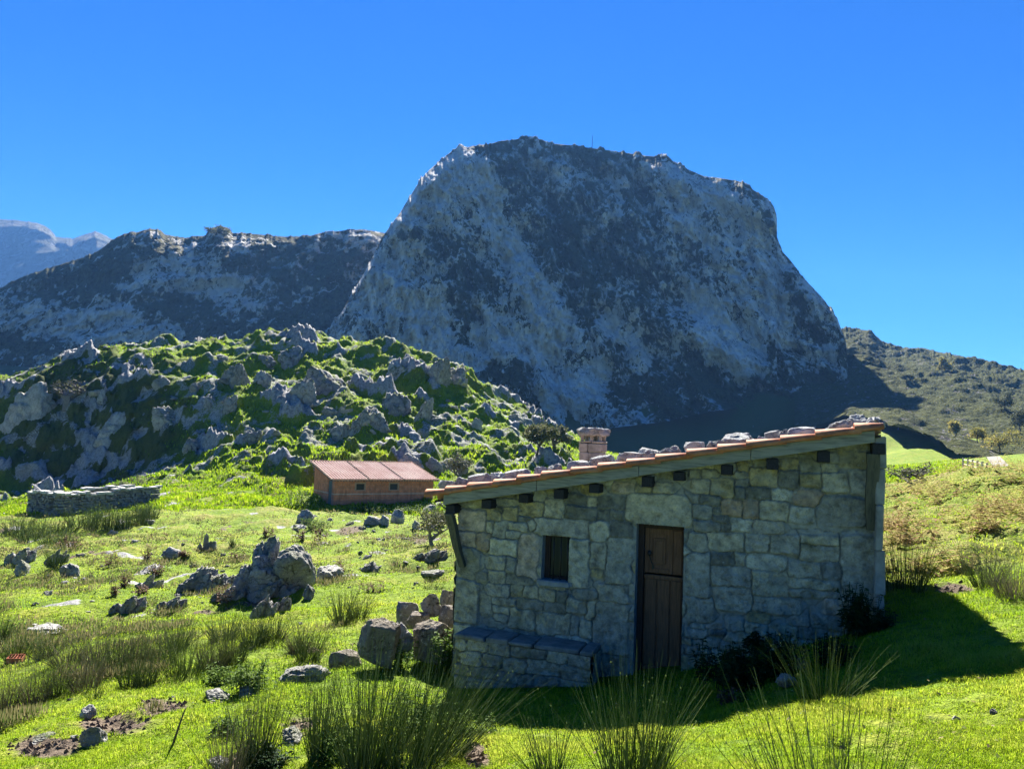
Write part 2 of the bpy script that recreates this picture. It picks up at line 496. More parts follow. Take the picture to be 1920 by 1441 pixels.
hump2 = ridged(XX / 2.2 + 9, YY / 2.2, ZZ / 2.2 + 3, 3)
amp_kn = knoll * (0.65 * n1 + 1.25 * hump + 0.30 * hump2 + 0.3 * np.maximum(r1 - 0.7, 0))
rib = ridged((XX * 0.45 + YY * 0.9) / 9 + 2, (XX * 0.9 - YY * 0.45) / 30, ZZ / 12, 4, 0.6)
rmask = knoll * sst(1.3, 1.65, rib) * sst(-0.12, 0.25, fbm(XX / 17, YY / 17, 0 * XX + 77, 3))
amp_kn = amp_kn + 1.5 * rmask * (0.7 + 0.5 * hump2)
patchy = fbm(XX / 2.6, YY / 2.6, 0 * XX + 91, 4)
dirt = np.maximum(dirt, 0.75 * sst(0.45, 0.75, patchy) * sst(8, 11, YY) * sst(60, 45, YY) * (1 - near_hut) * sst(0.35, 0.2, UU))
amp_far = sst(140, 250, YY) * (1.2 * fbm(XX / 40, YY / 40, 0 * XX, 4) + 0.5 * n1)
sheltered = 1 - 0.85 * near_hut
ZZ = ZZ + (amp_near * (1 + 1.6 * bank) + amp_mid) * sheltered + amp_kn * (1 - 0.45 * cliff) + amp_far + 0.06 * dirt * n3 - 0.05 * dirt * sst(20, 12, YY)
ckr = fbm(XX / 4, ZZ / 6, YY / 4, 5, 0.6)
YY2 = YY * (1 + cliff * 0.012 * ckr)
XX2 = UU * YY2
ridge_rock = knoll * np.clip(1.1 * rmask + 0.55 * sst(0.95, 1.5, r1 + 0.35 * n2) + 0.9 * cliff * sst(0.2, 0.7, ckr), 0, 1)
mid_rock = sst(12, 20, YY) * sst(85, 60, YY) * sst(0.35, 0.75, fbm(XX / 2.2, YY / 2.2, 0 * XX + 41, 4))
far_rock = sst(200, 300, YY) * sst(0.5, 0.9, fbm(XX / 6, YY / 6, 0 * XX, 3)) * 0.8
rockm = np.clip(ridge_rock + mid_rock * 0.8 + far_rock, 0, 1) * (1 - bank)
drym = np.clip(0.55 * bank * sst(-0.2, 0.6, n2 + 0.2) + 0.55 * sst(18, 30, YY) * sst(90, 70, YY) * sst(0.1, 0.7, n2 + 0.4 * n1), 0, 1)
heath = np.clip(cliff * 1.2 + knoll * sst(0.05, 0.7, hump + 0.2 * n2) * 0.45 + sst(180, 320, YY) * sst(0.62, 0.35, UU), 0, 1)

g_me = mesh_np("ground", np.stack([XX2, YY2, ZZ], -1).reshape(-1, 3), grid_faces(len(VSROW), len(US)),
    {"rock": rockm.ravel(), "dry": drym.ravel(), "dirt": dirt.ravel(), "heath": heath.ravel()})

def m_ground():
    m, nt, b = new_mat("meadow", 0.95, 0.1)
    v = coords(nt)
    n1 = noise(nt, v, 0.55, 6, 0.62)
    n2 = noise(nt, v, 5.0, 6, 0.65)
    n3 = noise(nt, v, 38.0, 4, 0.7)
    c = ramp(nt, n1, [(0.30, (0.12, 0.21, 0.008)), (0.5, (0.18, 0.26, 0.012)), (0.68, (0.27, 0.28, 0.035))])
    c = mixc(nt, ramp(nt, n2, [(0.30, 0.85), (0.55, 0.0)]), c, (0.065, 0.10, 0.012))
    c = mixc(nt, ramp(nt, n3, [(0.35, 0.55), (0.6, 0.0)]), c, (0.05, 0.075, 0.012))
    dry = mth(nt, 'MULTIPLY', attr(nt, "dry"), ramp(nt, n2, [(0.4, 0.0), (0.55, 0.9)]))
    c = mixc(nt, dry, c, (0.25, 0.17, 0.085))
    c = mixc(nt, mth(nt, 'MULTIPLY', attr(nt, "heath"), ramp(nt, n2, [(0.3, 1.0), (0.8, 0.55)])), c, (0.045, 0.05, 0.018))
    d = mth(nt, 'SUBTRACT', mth(nt, 'ADD', attr(nt, "dirt"), mth(nt, 'MULTIPLY', n2, 0.9)), 0.95)
    d = mth(nt, 'MULTIPLY', d, 6.0, True)
    dc = ramp(nt, n3, [(0.35, (0.045, 0.032, 0.022)), (0.65, (0.19, 0.145, 0.105))])
    c = mixc(nt, d, c, dc)
    rk = mth(nt, 'SUBTRACT', mth(nt, 'ADD', attr(nt, "rock"), mth(nt, 'MULTIPLY', n2, 0.8)), 0.85)
    rk = mth(nt, 'MULTIPLY', rk, 7.0, True)
    rc = ramp(nt, noise(nt, v, 3.0, 7, 0.7), [(0.3, (0.09, 0.09, 0.095)), (0.5, (0.27, 0.27, 0.27)), (0.7, (0.42, 0.41, 0.39))])
    c = mixc(nt, rk, c, rc)
    nt.links.new(c, b.inputs["Base Color"])
    p = bump(nt, None, n3, 0.6, 0.03)
    p = bump(nt, None, n2, 0.8, 0.16, p)
    bump(nt, b, noise(nt, v, 1.1, 7, 0.7), 0.7, 0.45, p)
    return m

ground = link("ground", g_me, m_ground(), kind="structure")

def gz(X, Y):
    """Ground height under a point (bilinear on the sheet)."""
    X = np.atleast_1d(np.asarray(X, float)); Y = np.atleast_1d(np.asarray(Y, float))
    u = X / Y; v = np.log(Y)
    j = np.clip(np.searchsorted(US, u) - 1, 0, len(US) - 2); i = np.clip(np.searchsorted(VSROW, v) - 1, 0, len(VSROW) - 2)
    a = np.clip((u - US[j]) / (US[j + 1] - US[j]), 0, 1); b = np.clip((v - VSROW[i]) / (VSROW[i + 1] - VSROW[i]), 0, 1)
    return ZZ[i, j] * (1 - a) * (1 - b) + ZZ[i, j + 1] * a * (1 - b) + ZZ[i + 1, j] * (1 - a) * b + ZZ[i + 1, j + 1] * a * b

def gfield(F, X, Y):
    u = X / Y; v = np.log(Y)
    j = np.clip(np.searchsorted(US, u) - 1, 0, len(US) - 1); i = np.clip(np.searchsorted(VSROW, v) - 1, 0, len(VSROW) - 1)
    return F[i, j]

def ground_at(px, py, lo=3.5, hi=600):
    """First point of the ground sheet that the photograph's pixel falls on (nearest distance)."""
    d = ray(px, py)
    Ys = np.exp(np.linspace(math.log(lo), math.log(hi), 900))
    g = gz(d[0] * Ys, Ys)
    below = np.nonzero(d[2] * Ys <= g)[0]
    Y = Ys[below[0]] if len(below) else hi
    return Vector((d[0] * Y, Y, float(gz(d[0] * Y, Y)[0])))

# ------------------------------------------------------------------ mountains
def seg_d(PX, PY, pts):
    d = np.full(PX.shape, 1e9)
    for (ax, ay, ra), (bx, by, rb) in zip(pts[:-1], pts[1:]):
        vx, vy = bx - ax, by - ay
        t = np.clip(((PX - ax) * vx + (PY - ay) * vy) / (vx * vx + vy * vy + 1e-9), 0, 1)
        r = ra + t * (rb - ra)
        d = np.minimum(d, np.hypot(PX - ax - t * vx, PY - ay - t * vy) / r)
    return d

def massif(name, crest, base, Yb, Yc, ncol, nrow, relief, strokes, veg0, back=220, crest_j=3.0, prof=0.8, vegfun=None, mat=None, warp=18, vertical=False):
    cx = np.array(crest, float); bx = np.array(base, float)
    x0, x1 = cx[0, 0], cx[-1, 0]
    # columns evenly along the crest's length so that steep flanks stay dense
    ss = np.concatenate([[0], np.cumsum(np.hypot(np.diff(cx[:, 0]), 0.7 * np.diff(cx[:, 1])))])
    sc = np.linspace(0, ss[-1], ncol)
    X = np.interp(sc, ss, cx[:, 0]); Cy = np.interp(sc, ss, cx[:, 1])
    jit = fbm(sc / 22, 0 * sc, 0 * sc + 3.1, 6, 0.68) * crest_j
    dj = -np.abs(jit) * 0.7 - jit * 0.5
    By = np.interp(X, bx[:, 0], bx[:, 1])
    By = np.maximum(By, Cy + 2)
    yb = np.interp(X, [p[0] for p in Yb], [p[1] for p in Yb]); yc = np.interp(X, [p[0] for p in Yc], [p[1] for p in Yc])
    t = np.linspace(0, 1, nrow)[:, None]
    PXg = np.repeat(X[None], nrow, 0); PYg = By + (Cy - By) * t + dj * sst(0.80, 1.0, t)
    R = ray(PXg, PYg)
    Y = yb + (yc - yb) * t ** prof
    P = R * Y[..., None]
    d = relief(P, PXg, PYg)
    fade = np.minimum(1, (1 - t) * 14)           # keep the skyline itself in place
    if vertical: P[..., 2] += d * fade
    else: P = P * (1 + d * (0.25 + 0.75 * fade))[..., None]
    wx = PXg + warp * fbm(PXg / 40, PYg / 40, 0 * PXg + 8, 4, 0.6); wy = PYg + warp * fbm(PXg / 40, PYg / 40, 0 * PXg + 21, 4, 0.6)
    veg = np.full(PXg.shape, veg0)
    for s, pts in strokes:
        dd = seg_d(wx, wy, pts)
        veg += 0.46 * s * sst(1.4, 0.4, dd)
    if vegfun is not None: veg = veg + vegfun(P, PXg, PYg, t)
    tops = sst(0.965, 1.0, t + 0 * PXg)
    veg = veg + 0.35 * tops
    # the far side falls away behind the crest
    bk = []
    for k, s in enumerate((0.12, 0.4, 1.0)):
        q = P[-1].copy(); q[:, 1] += back * s; q[:, 0] *= q[:, 1] / P[-1][:, 1]
        q[:, 2] = P[-1][:, 2] * (1 - s ** 1.6) + (3 if k == 0 else 0) * 0; bk.append(q)
    Pall = np.concatenate([P, np.stack(bk)], 0)
    veg = np.concatenate([veg, np.repeat(veg[-1:], 3, 0)], 0)
    me = mesh_np(name, Pall.reshape(-1, 3), grid_faces(nrow + 3, ncol), {"veg": veg.ravel()})
    return link(name, me, mat, kind="structure")

def m_mountain(name, S=1.0, rock=(0.56, 0.98), vegc=((0.030, 0.034, 0.014), (0.15, 0.145, 0.065)), zs=0.3):
    m, nt, b = new_mat(name, 0.95, 0.05)
    v = coords(nt)
    fl = coords(nt, scale=(1, 1, zs), rot=(0, 0.25, 0))
    nb = noise(nt, v, 0.05 * S, 10, 0.72, 0.6)
    nf = noise(nt, fl, 0.26 * S, 6, 0.68, 0.8)
    ng = noise(nt, coords(nt, scale=(1, 1, 0.6)), 0.19 * S, 4, 0.62, 0.9)
    lo, hi = rock
    rc = ramp(nt, noise(nt, fl, 0.06 * S, 9, 0.72, 1.0), [(0.3, (lo, lo * 0.965, lo * 0.90)), (0.5, ((lo + hi) / 2, (lo + hi) * 0.483, (lo + hi) * 0.45)), (0.68, (hi, hi * 0.965, hi * 0.91))])
    rc = mixc(nt, ramp(nt, nf, [(0.34, 0.95), (0.41, 0.0)]), rc, (lo * 0.16, lo * 0.16, lo * 0.15))  # dark cracks: occlusion shade put into the rock colour
    st = coords(nt, scale=(1, 1, 0.5 * zs), rot=(0, 0.2, 0))
    sk = noise(nt, st, 0.33 * S, 6, 0.7, 0.6)
    rc = mixc(nt, 1.0, rc, ramp(nt, sk, [(0.30, 0.55), (0.48, 1.0), (0.65, 1.1)]), 'MULTIPLY')
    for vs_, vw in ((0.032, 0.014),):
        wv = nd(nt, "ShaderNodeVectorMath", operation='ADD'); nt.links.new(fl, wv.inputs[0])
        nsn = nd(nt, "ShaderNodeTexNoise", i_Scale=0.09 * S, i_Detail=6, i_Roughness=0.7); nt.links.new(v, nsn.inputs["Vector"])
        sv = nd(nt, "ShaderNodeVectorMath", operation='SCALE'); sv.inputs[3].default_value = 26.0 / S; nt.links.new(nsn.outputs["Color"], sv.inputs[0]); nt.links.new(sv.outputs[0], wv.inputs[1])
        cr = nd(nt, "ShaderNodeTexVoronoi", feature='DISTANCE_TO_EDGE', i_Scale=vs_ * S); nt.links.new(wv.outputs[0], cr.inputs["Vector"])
        rc = mixc(nt, ramp(nt, cr.outputs["Distance"], [(0.0, 0.85), (vw, 0.0)]), rc, (lo * 0.13, lo * 0.13, lo * 0.12))  # thin crack lines, their crevice shade also painted in the colour
    vc = ramp(nt, noise(nt, v, 0.5 * S, 5, 0.7), [(0.3, vegc[0]), (0.7, vegc[1])])
    f = mth(nt, 'ADD', attr(nt, "veg"), mth(nt, 'MULTIPLY', mth(nt, 'SUBTRACT', nb, 0.5), 3.2))
    f = mth(nt, 'ADD', f, mth(nt, 'MULTIPLY', mth(nt, 'SUBTRACT', nf, 0.5), 1.5))
    f = mth(nt, 'ADD', f, mth(nt, 'MULTIPLY', mth(nt, 'SUBTRACT', ng, 0.5), 3.4))
    f = mth(nt, 'ADD', mth(nt, 'MULTIPLY', f, 9.0), 0.5, True)
    c = mixc(nt, f, rc, vc)
    nt.links.new(c, b.inputs["Base Color"])
    p = bump(nt, None, nf, 1.0, 3.2 / S)
    p = bump(nt, None, ng, 1.0, 5.0 / S, p)
    bump(nt, b, noise(nt, v, 0.55 * S, 6, 0.75), 0.9, 1.2 / S, p)
    return m

def rel_main(P, px, py):
    x, y, z = P[..., 0], P[..., 1], P[..., 2]
    big = fbm(x / 85, y / 200, z / 120 + 4, 3)
    flute = ridged((x + 0.25 * z) / 26, 0 * x + 2, z / 95, 4)
    diag = ridged((x * 0.62 + z) / 48, (x - z) / 220, 0 * x + 5, 3)
    fine = 1.3 * fbm(x / 9, y / 40, z / 14, 5, 0.68)
    return (-13 * big - 12 * flute - 9 * diag - 4.5 * fine) / 560.0

MAIN = [(588,648),(600,636),(620,612),(640,585),(665,543),(690,500),(706,468),(720,440),(738,415),(752,396),(770,366),(790,335),(806,318),(830,298),(850,281),(860,276),(880,276),(900,272),(920,270),(940,264),(960,263),(985,258),(1005,259),(1020,264),(1040,270),(1060,272),(1110,278),(1150,284),(1180,288),(1215,293),(1240,294),(1252,293),(1262,303),(1290,318),(1320,331),(1345,334),(1380,339),(1400,344),(1412,356),(1430,367),(1445,378),(1452,390),(1456,405),(1457,420),(1453,436),(1461,455),(1467,472),(1485,492),(1500,513),(1515,530),(1530,546),(1545,562),(1558,580),(1570,597),(1578,620),(1586,640),(1588,660),(1591,700),(1592,722)]
MB = [(588,662),(640,662),(720,680),(800,700),(900,720),(980,780),(1040,800),(1120,805),(1250,790),(1340,770),(1440,760),(1540,745),(1592,730)]
VEG = [  # (+ dark scrub, - bare rock), stroke points (x, y, radius) in the photograph
 (1.0, [(905,278,14),(1000,275,16),(1120,288,18),(1240,302,14)]),
 (1.0, [(960,325,28),(1020,400,55),(1060,480,60),(1100,560,42)]), (0.8, [(1110,310,40),(1100,420,40),(1130,520,40)]),
 (0.9, [(1170,320,18),(1200,400,30),(1260,450,22),(1310,490,20),(1355,560,18),(1400,600,18)]),
 (0.8, [(1180,440,25),(1230,500,28),(1260,560,20),(1290,540,14)]),
 (0.9, [(1150,440,24),(1190,540,30),(1240,620,32),(1310,700,34),(1370,735,26)]),
 (0.9, [(770,440,16),(840,470,36),(905,520,34),(945,570,16)]), (0.9, [(850,520,24),(868,580,24),(872,640,14)]),
 (0.6, [(870,360,10),(900,430,14)]), (0.6, [(680,570,14),(690,640,14)]), (0.7, [(760,560,8),(752,620,9)]),
 (0.8, [(1375,345,14),(1430,400,18),(1448,440,9)]), (0.8, [(1320,400,10),(1350,450,16),(1390,510,14),(1420,560,10)]),
 (1.0, [(1480,520,14),(1510,590,26),(1560,650,28),(1585,680,14)]), (0.8, [(1440,640,14),(1470,690,24),(1560,710,20)]),
 (1.1, [(880,705,12),(945,715,36),(985,745,34),(1005,790,20)]), (1.2, [(1180,740,40),(1300,760,60),(1450,750,50),(1590,735,30)]),
 (0.8, [(1140,650,16),(1190,700,24),(1240,690,20)]), (0.5, [(1230,340,16),(1290,400,14)]),
 (-1.2, [(735,430,12),(790,370,26),(850,330,42),(900,330,30),(930,440,18)]), (-1.1, [(690,560,30),(720,510,24),(800,600,34),(760,660,32)]),
 (-1.2, [(965,440,18),(985,520,26),(1030,560,30),(1020,620,46)]), (-1.2, [(920,640,34),(1000,660,30),(1060,620,30)]), (-1.0, [(820,640,26),(870,680,20)]),
 (-1.0, [(1060,740,44),(1120,700,30)]), (-1.5, [(1330,600,26),(1350,650,40),(1400,690,34)]), (-1.3, [(1290,540,20),(1330,570,30),(1420,600,24)]),
 (-1.0, [(1440,480,24),(1460,560,20),(1470,640,14)]), (-0.9, [(1270,340,20),(1290,420,30),(1360,480,18),(1420,560,14)]), (-0.8, [(1170,460,9),(1200,490,12)]),
 (-0.9, [(1155,340,7),(1165,400,9)]), (-0.7, [(1085,410,9),(1100,440,9)]), (-0.8, [(1330,360,20),(1400,400,22),(1430,460,14)]), (-0.8, [(1110,560,14),(1160,620,16),(1220,690,10)]), (-0.8, [(1520,560,8),(1575,700,12)])]
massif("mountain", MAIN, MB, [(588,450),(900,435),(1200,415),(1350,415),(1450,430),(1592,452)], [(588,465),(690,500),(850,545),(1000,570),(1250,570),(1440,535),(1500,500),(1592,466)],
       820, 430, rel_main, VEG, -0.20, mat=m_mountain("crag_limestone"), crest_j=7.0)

def rel_ridge(P, px, py):
    x, y, z = P[..., 0], P[..., 1], P[..., 2]
    return (-11 * fbm(x / 90, y / 300, z / 110 + 2, 3) - 6 * ridged(x / 34, 0 * x, z / 60, 4) - 5 * ridged((z - 0.2 * x) / 30, x / 200, 0 * x, 3) - 4.0 * fbm(x / 9, y / 40, z / 11, 5, 0.66)) / 560.0
RIDGE = [(-120,590),(-60,560),(0,541),(40,520),(100,500),(160,482),(185,470),(205,455),(220,444),(235,438),(255,436),(280,429),(300,431),(310,440),(345,446),(385,443),(391,432),(400,426),(415,424),(428,427),(436,437),(480,439),(530,444),(580,443),(600,437),(640,433),(680,430),(700,433),(725,438),(800,470)]
RBASE = [(-120,790),(0,780),(200,740),(400,700),(600,680),(800,670)]
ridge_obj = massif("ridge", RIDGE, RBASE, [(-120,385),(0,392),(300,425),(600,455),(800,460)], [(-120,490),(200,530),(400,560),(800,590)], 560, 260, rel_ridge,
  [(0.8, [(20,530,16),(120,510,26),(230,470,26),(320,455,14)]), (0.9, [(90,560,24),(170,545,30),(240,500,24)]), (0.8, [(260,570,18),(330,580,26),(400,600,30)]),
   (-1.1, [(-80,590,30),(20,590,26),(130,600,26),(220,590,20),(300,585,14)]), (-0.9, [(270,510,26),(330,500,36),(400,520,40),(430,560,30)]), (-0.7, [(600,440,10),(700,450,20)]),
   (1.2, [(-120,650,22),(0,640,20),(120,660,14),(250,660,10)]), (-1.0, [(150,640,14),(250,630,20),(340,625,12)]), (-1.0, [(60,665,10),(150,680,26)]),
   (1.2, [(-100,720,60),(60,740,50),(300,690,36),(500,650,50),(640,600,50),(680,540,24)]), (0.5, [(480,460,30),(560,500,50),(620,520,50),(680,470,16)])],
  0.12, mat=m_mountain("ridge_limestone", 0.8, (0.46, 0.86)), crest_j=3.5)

def rel_far(P, px, py):
    x, y, z = P[..., 0], P[..., 1], P[..., 2]
    return (-110 * ridged(x / 420, 0 * x, z / 420, 5) - 60 * fbm(x / 300, 0 * x + 4, z / 200, 4)) / 3000.0
FARM = [(-160,425),(-60,404),(0,411),(30,413),(70,418),(85,424),(95,431),(105,444),(135,448),(160,439),(180,434),(195,440),(210,449),(240,470),(300,505),(420,560)]
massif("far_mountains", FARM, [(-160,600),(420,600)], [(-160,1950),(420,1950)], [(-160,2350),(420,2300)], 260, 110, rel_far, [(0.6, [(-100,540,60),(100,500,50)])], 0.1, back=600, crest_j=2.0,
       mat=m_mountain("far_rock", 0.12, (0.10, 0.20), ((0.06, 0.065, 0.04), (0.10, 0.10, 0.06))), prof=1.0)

def rel_rh(P, px, py):
    x, y, z = P[..., 0], P[..., 1], P[..., 2]
    k = np.clip(y / 420, 0.3, 1.2)
    b = np.maximum(fbm(x / 16, y / 11, 0 * x, 4, 0.6), -0.25)
    return k * (9 * fbm(x / 95 + 3, y / 130, 0 * x + 1, 3) + 5 * ridged((x + 0.5 * y) / 90, y / 200, 0 * x, 3) + 2.0 * b + 0.8 * fbm(x / 6, y / 4, 0 * x + 7, 3))
RHILL = [(1490,590),(1540,605),(1580,624),(1610,626),(1628,629),(1645,640),(1660,648),(1700,653),(1730,652),(1760,660),(1800,667),(1835,678),(1870,684),(1920,693),(2000,715),(2120,760)]
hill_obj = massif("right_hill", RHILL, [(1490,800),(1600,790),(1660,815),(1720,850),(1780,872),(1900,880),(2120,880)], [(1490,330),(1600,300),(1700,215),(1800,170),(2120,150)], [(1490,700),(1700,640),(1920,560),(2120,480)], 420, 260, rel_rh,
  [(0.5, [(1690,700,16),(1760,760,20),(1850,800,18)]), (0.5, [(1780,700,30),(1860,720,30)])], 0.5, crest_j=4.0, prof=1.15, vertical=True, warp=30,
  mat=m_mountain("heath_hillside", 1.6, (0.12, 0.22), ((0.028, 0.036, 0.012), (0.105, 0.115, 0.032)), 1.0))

from mathutils.bvhtree import BVHTree
def on_slope(obj, px, py):
    me = obj.data
    t = BVHTree.FromPolygons([v.co for v in me.vertices], [p.vertices for p in me.polygons])
    d = Vector(ray(px, py)).normalized()
    h = t.ray_cast(Vector((0, 0, 0)), d)[0]
    return h

# ------------------------------------------------------------------ the stone hut
HUT = bpy.data.objects.new("stone_hut", None)
COL.objects.link(HUT)
HUT.location = Vector(HUTP)
HUT.rotation_euler = (0, 0, -HA)
tag(HUT, "small stone hut with a wooden door, barred window and red tile shed roof", "hut")

def hl(px, py, y0=0.0):
    """Photograph pixel -> hut coordinates (x along the front wall, z up) on the plane y = y0."""
    d = ray(px, py)
    n = np.array([HN[0], HN[1], 0.0])
    k = (n @ HUTP + y0) / (d @ n)
    p = d * k - HUTP
    return p[0] * HD[0] + p[1] * HD[1], p[2]

WL = hl(853, 1150)[0]; WR = hl(1650, 1000)[0]
_a = hl(830, 946, -0.28); _b = hl(1640, 829, -0.28)          # under edge of the verge board
RS = (_b[1] - _a[1]) / (_b[0] - _a[0])
def zu(x): return _a[1] + RS * (x - _a[0])                    # roof underside
BT = 0.135                                                    # verge board height
ZB = -0.75

# stones read off the front wall: x0, y0, x1, y1, colour key, rounding, tooled
SK = {"g": (0.29, 0.275, 0.235), "b": (0.285, 0.275, 0.245), "d": (0.13, 0.13, 0.12), "t": (0.34, 0.31, 0.24), "l": (0.38, 0.365, 0.31),
      "p": (0.37, 0.305, 0.255), "o": (0.28, 0.24, 0.15), "r": (0.27, 0.205, 0.15), "k": (0.20, 0.195, 0.175)}
ST = """860,957,911,994,p 859,996,893,1024,p 894,998,921,1030,r 914,976,926,1000,t 926,977,949,1008,g 913,953,940,974,o 926,945,945,960,d 943,948,972,975,o
975,940,1019,968,o 972,966,994,977,d 956,979,992,995,g 950,996,978,1010,g 917,1010,972,1040,l 1021,936,1058,971,t 990,976,1010,994,g 1003,972,1104,1004,b
970,1001,1009,1086,p,s 1067,1010,1104,1100,l,s 1060,925,1099,946,d 1101,934,1120,950,t 1122,930,1170,954,d 1062,948,1120,974,d 1122,957,1142,974,d 1143,957,1168,974,d
1091,908,1130,928,o 1150,905,1190,922,p 1192,910,1222,924,o 1225,905,1262,923,t 1172,926,1298,988,t,c 1106,976,1142,1014,l,c 1146,976,1186,1007,d
1107,1017,1136,1066,g 1109,1068,1130,1080,o 1139,1009,1184,1094,b,s 1121,1095,1179,1127,b 1112,1129,1177,1226,b,s 1120,1228,1172,1278,k
1291,925,1311,943,k 1313,928,1352,947,d 1298,945,1336,971,k 1339,950,1350,963,d 1336,966,1366,980,d 1302,977,1351,995,k 1353,981,1369,994,d
1296,899,1330,924,t 1332,897,1375,930,o 1377,913,1397,936,d 1399,912,1446,936,d 1378,899,1404,911,k 1353,937,1391,966,r 1393,938,1424,972,r 1424,938,1476,976,t
1371,974,1411,996,l 1413,975,1470,1000,g 1406,878,1456,911,o 1446,917,1478,939,l 1460,882,1497,914,d 1500,889,1540,911,o 1541,886,1590,922,t 1490,920,1545,949,r
1478,950,1526,980,l,c 1529,932,1629,986,k,c 1595,882,1633,926,b 1570,846,1634,875,o 1540,868,1569,885,t 1500,860,1539,882,k 1460,860,1499,880,o
1286,999,1325,1034,g,s 1327,1001,1395,1032,t 1396,1001,1440,1034,g 1335,1037,1376,1058,d 1377,1036,1400,1060,g 1397,1042,1472,1069,l,c 1411,1071,1476,1118,t
1286,1036,1331,1118,b 1333,1061,1409,1098,b 1340,1100,1410,1145,g 1287,1120,1338,1166,b 1412,1120,1500,1150,g 1445,1003,1499,1038,g 1501,1004,1572,1021,t 1501,1023,1572,1050,g
1478,1054,1538,1082,g 1540,1056,1578,1086,d,c 1480,1086,1572,1104,t 1577,1004,1646,1112,b,s 1482,1106,1570,1120,g 1546,1121,1592,1152,p
853,1088,898,1164,b,s 914,1094,956,1117,b 958,1094,980,1117,o 982,1098,1010,1120,t 1011,1103,1042,1129,t 1044,1106,1066,1134,d 922,1119,967,1134,g 969,1121,1019,1144,k
1021,1129,1062,1149,k 925,1136,957,1150,l 900,1112,921,1150,g 956,1139,1003,1177,t 1006,1147,1068,1189,t 1064,1121,1100,1148,g 1102,1122,1122,1160,t 1070,1160,1086,1192,b
1087,1162,1111,1198,t 1040,1191,1106,1212,l 893,1072,912,1090,k 918,1042,950,1066,g 951,1044,968,1075,k 918,1068,948,1092,g 950,1077,1000,1096,k 1008,1089,1062,1102,b
1298,1167,1320,1178,l 1325,1165,1352,1178,p 1330,1180,1368,1190,d"""
STONES = []                                                   # cx, cz, hw, hh, corner, rgb, tooled
for tok in ST.split():
    q = tok.split(",")
    x0, y0, x1, y1 = map(float, q[:4]); fl = q[5] if len(q) > 5 else ""
    c = hl((x0 + x1) / 2, (y0 + y1) / 2)
    w = abs(hl(x1, (y0 + y1) / 2)[0] - hl(x0, (y0 + y1) / 2)[0]); h = abs(hl((x0 + x1) / 2, y0)[1] - hl((x0 + x1) / 2, y1)[1])
    STONES.append((c[0], c[1], w / 2, h / 2, min(w, h) * (0.36 if fl == "c" else 0.12), SK[q[4]], fl == "s"))
_c = hl(880, 1054); STONES.append((_c[0] - 0.02, _c[1], 0.18, 0.205, 0.15, SK["k"], True))   # round tooled corner block

def fill_stones(x0, x1, z0, z1, rnd, have, hmin=0.09, hmax=0.2, keys="gbktgbklogt"):
    out = list(have)
    z = z0
    while z < z1:
        h = rnd.uniform(hmin, hmax); x = x0 - rnd.uniform(0, 0.2)
        while x < x1:
            w = rnd.uniform(1.0, 2.8) * h
            cx, cz = x + w / 2, z + h / 2 + rnd.uniform(-0.02, 0.02)
            ok = True
            for (a, b, hw, hh, *_r) in have:
                ox = min(cx + w / 2, a + hw) - max(cx - w / 2, a - hw); oz = min(cz + h / 2, b + hh) - max(cz - h / 2, b - hh)
                if ox > 0 and oz > 0 and ox * oz > 0.16 * w * h: ok = False; break
            if ok:
                k = SK[rnd.choice(keys)]; f = rnd.uniform(0.8, 1.15)
                out.append((cx, cz, w / 2 - 0.008, h / 2 - 0.008, 0.3 * h * rnd.uniform(0.4, 1), tuple(v * f for v in k), False))
            x += w
        z += h
    return out

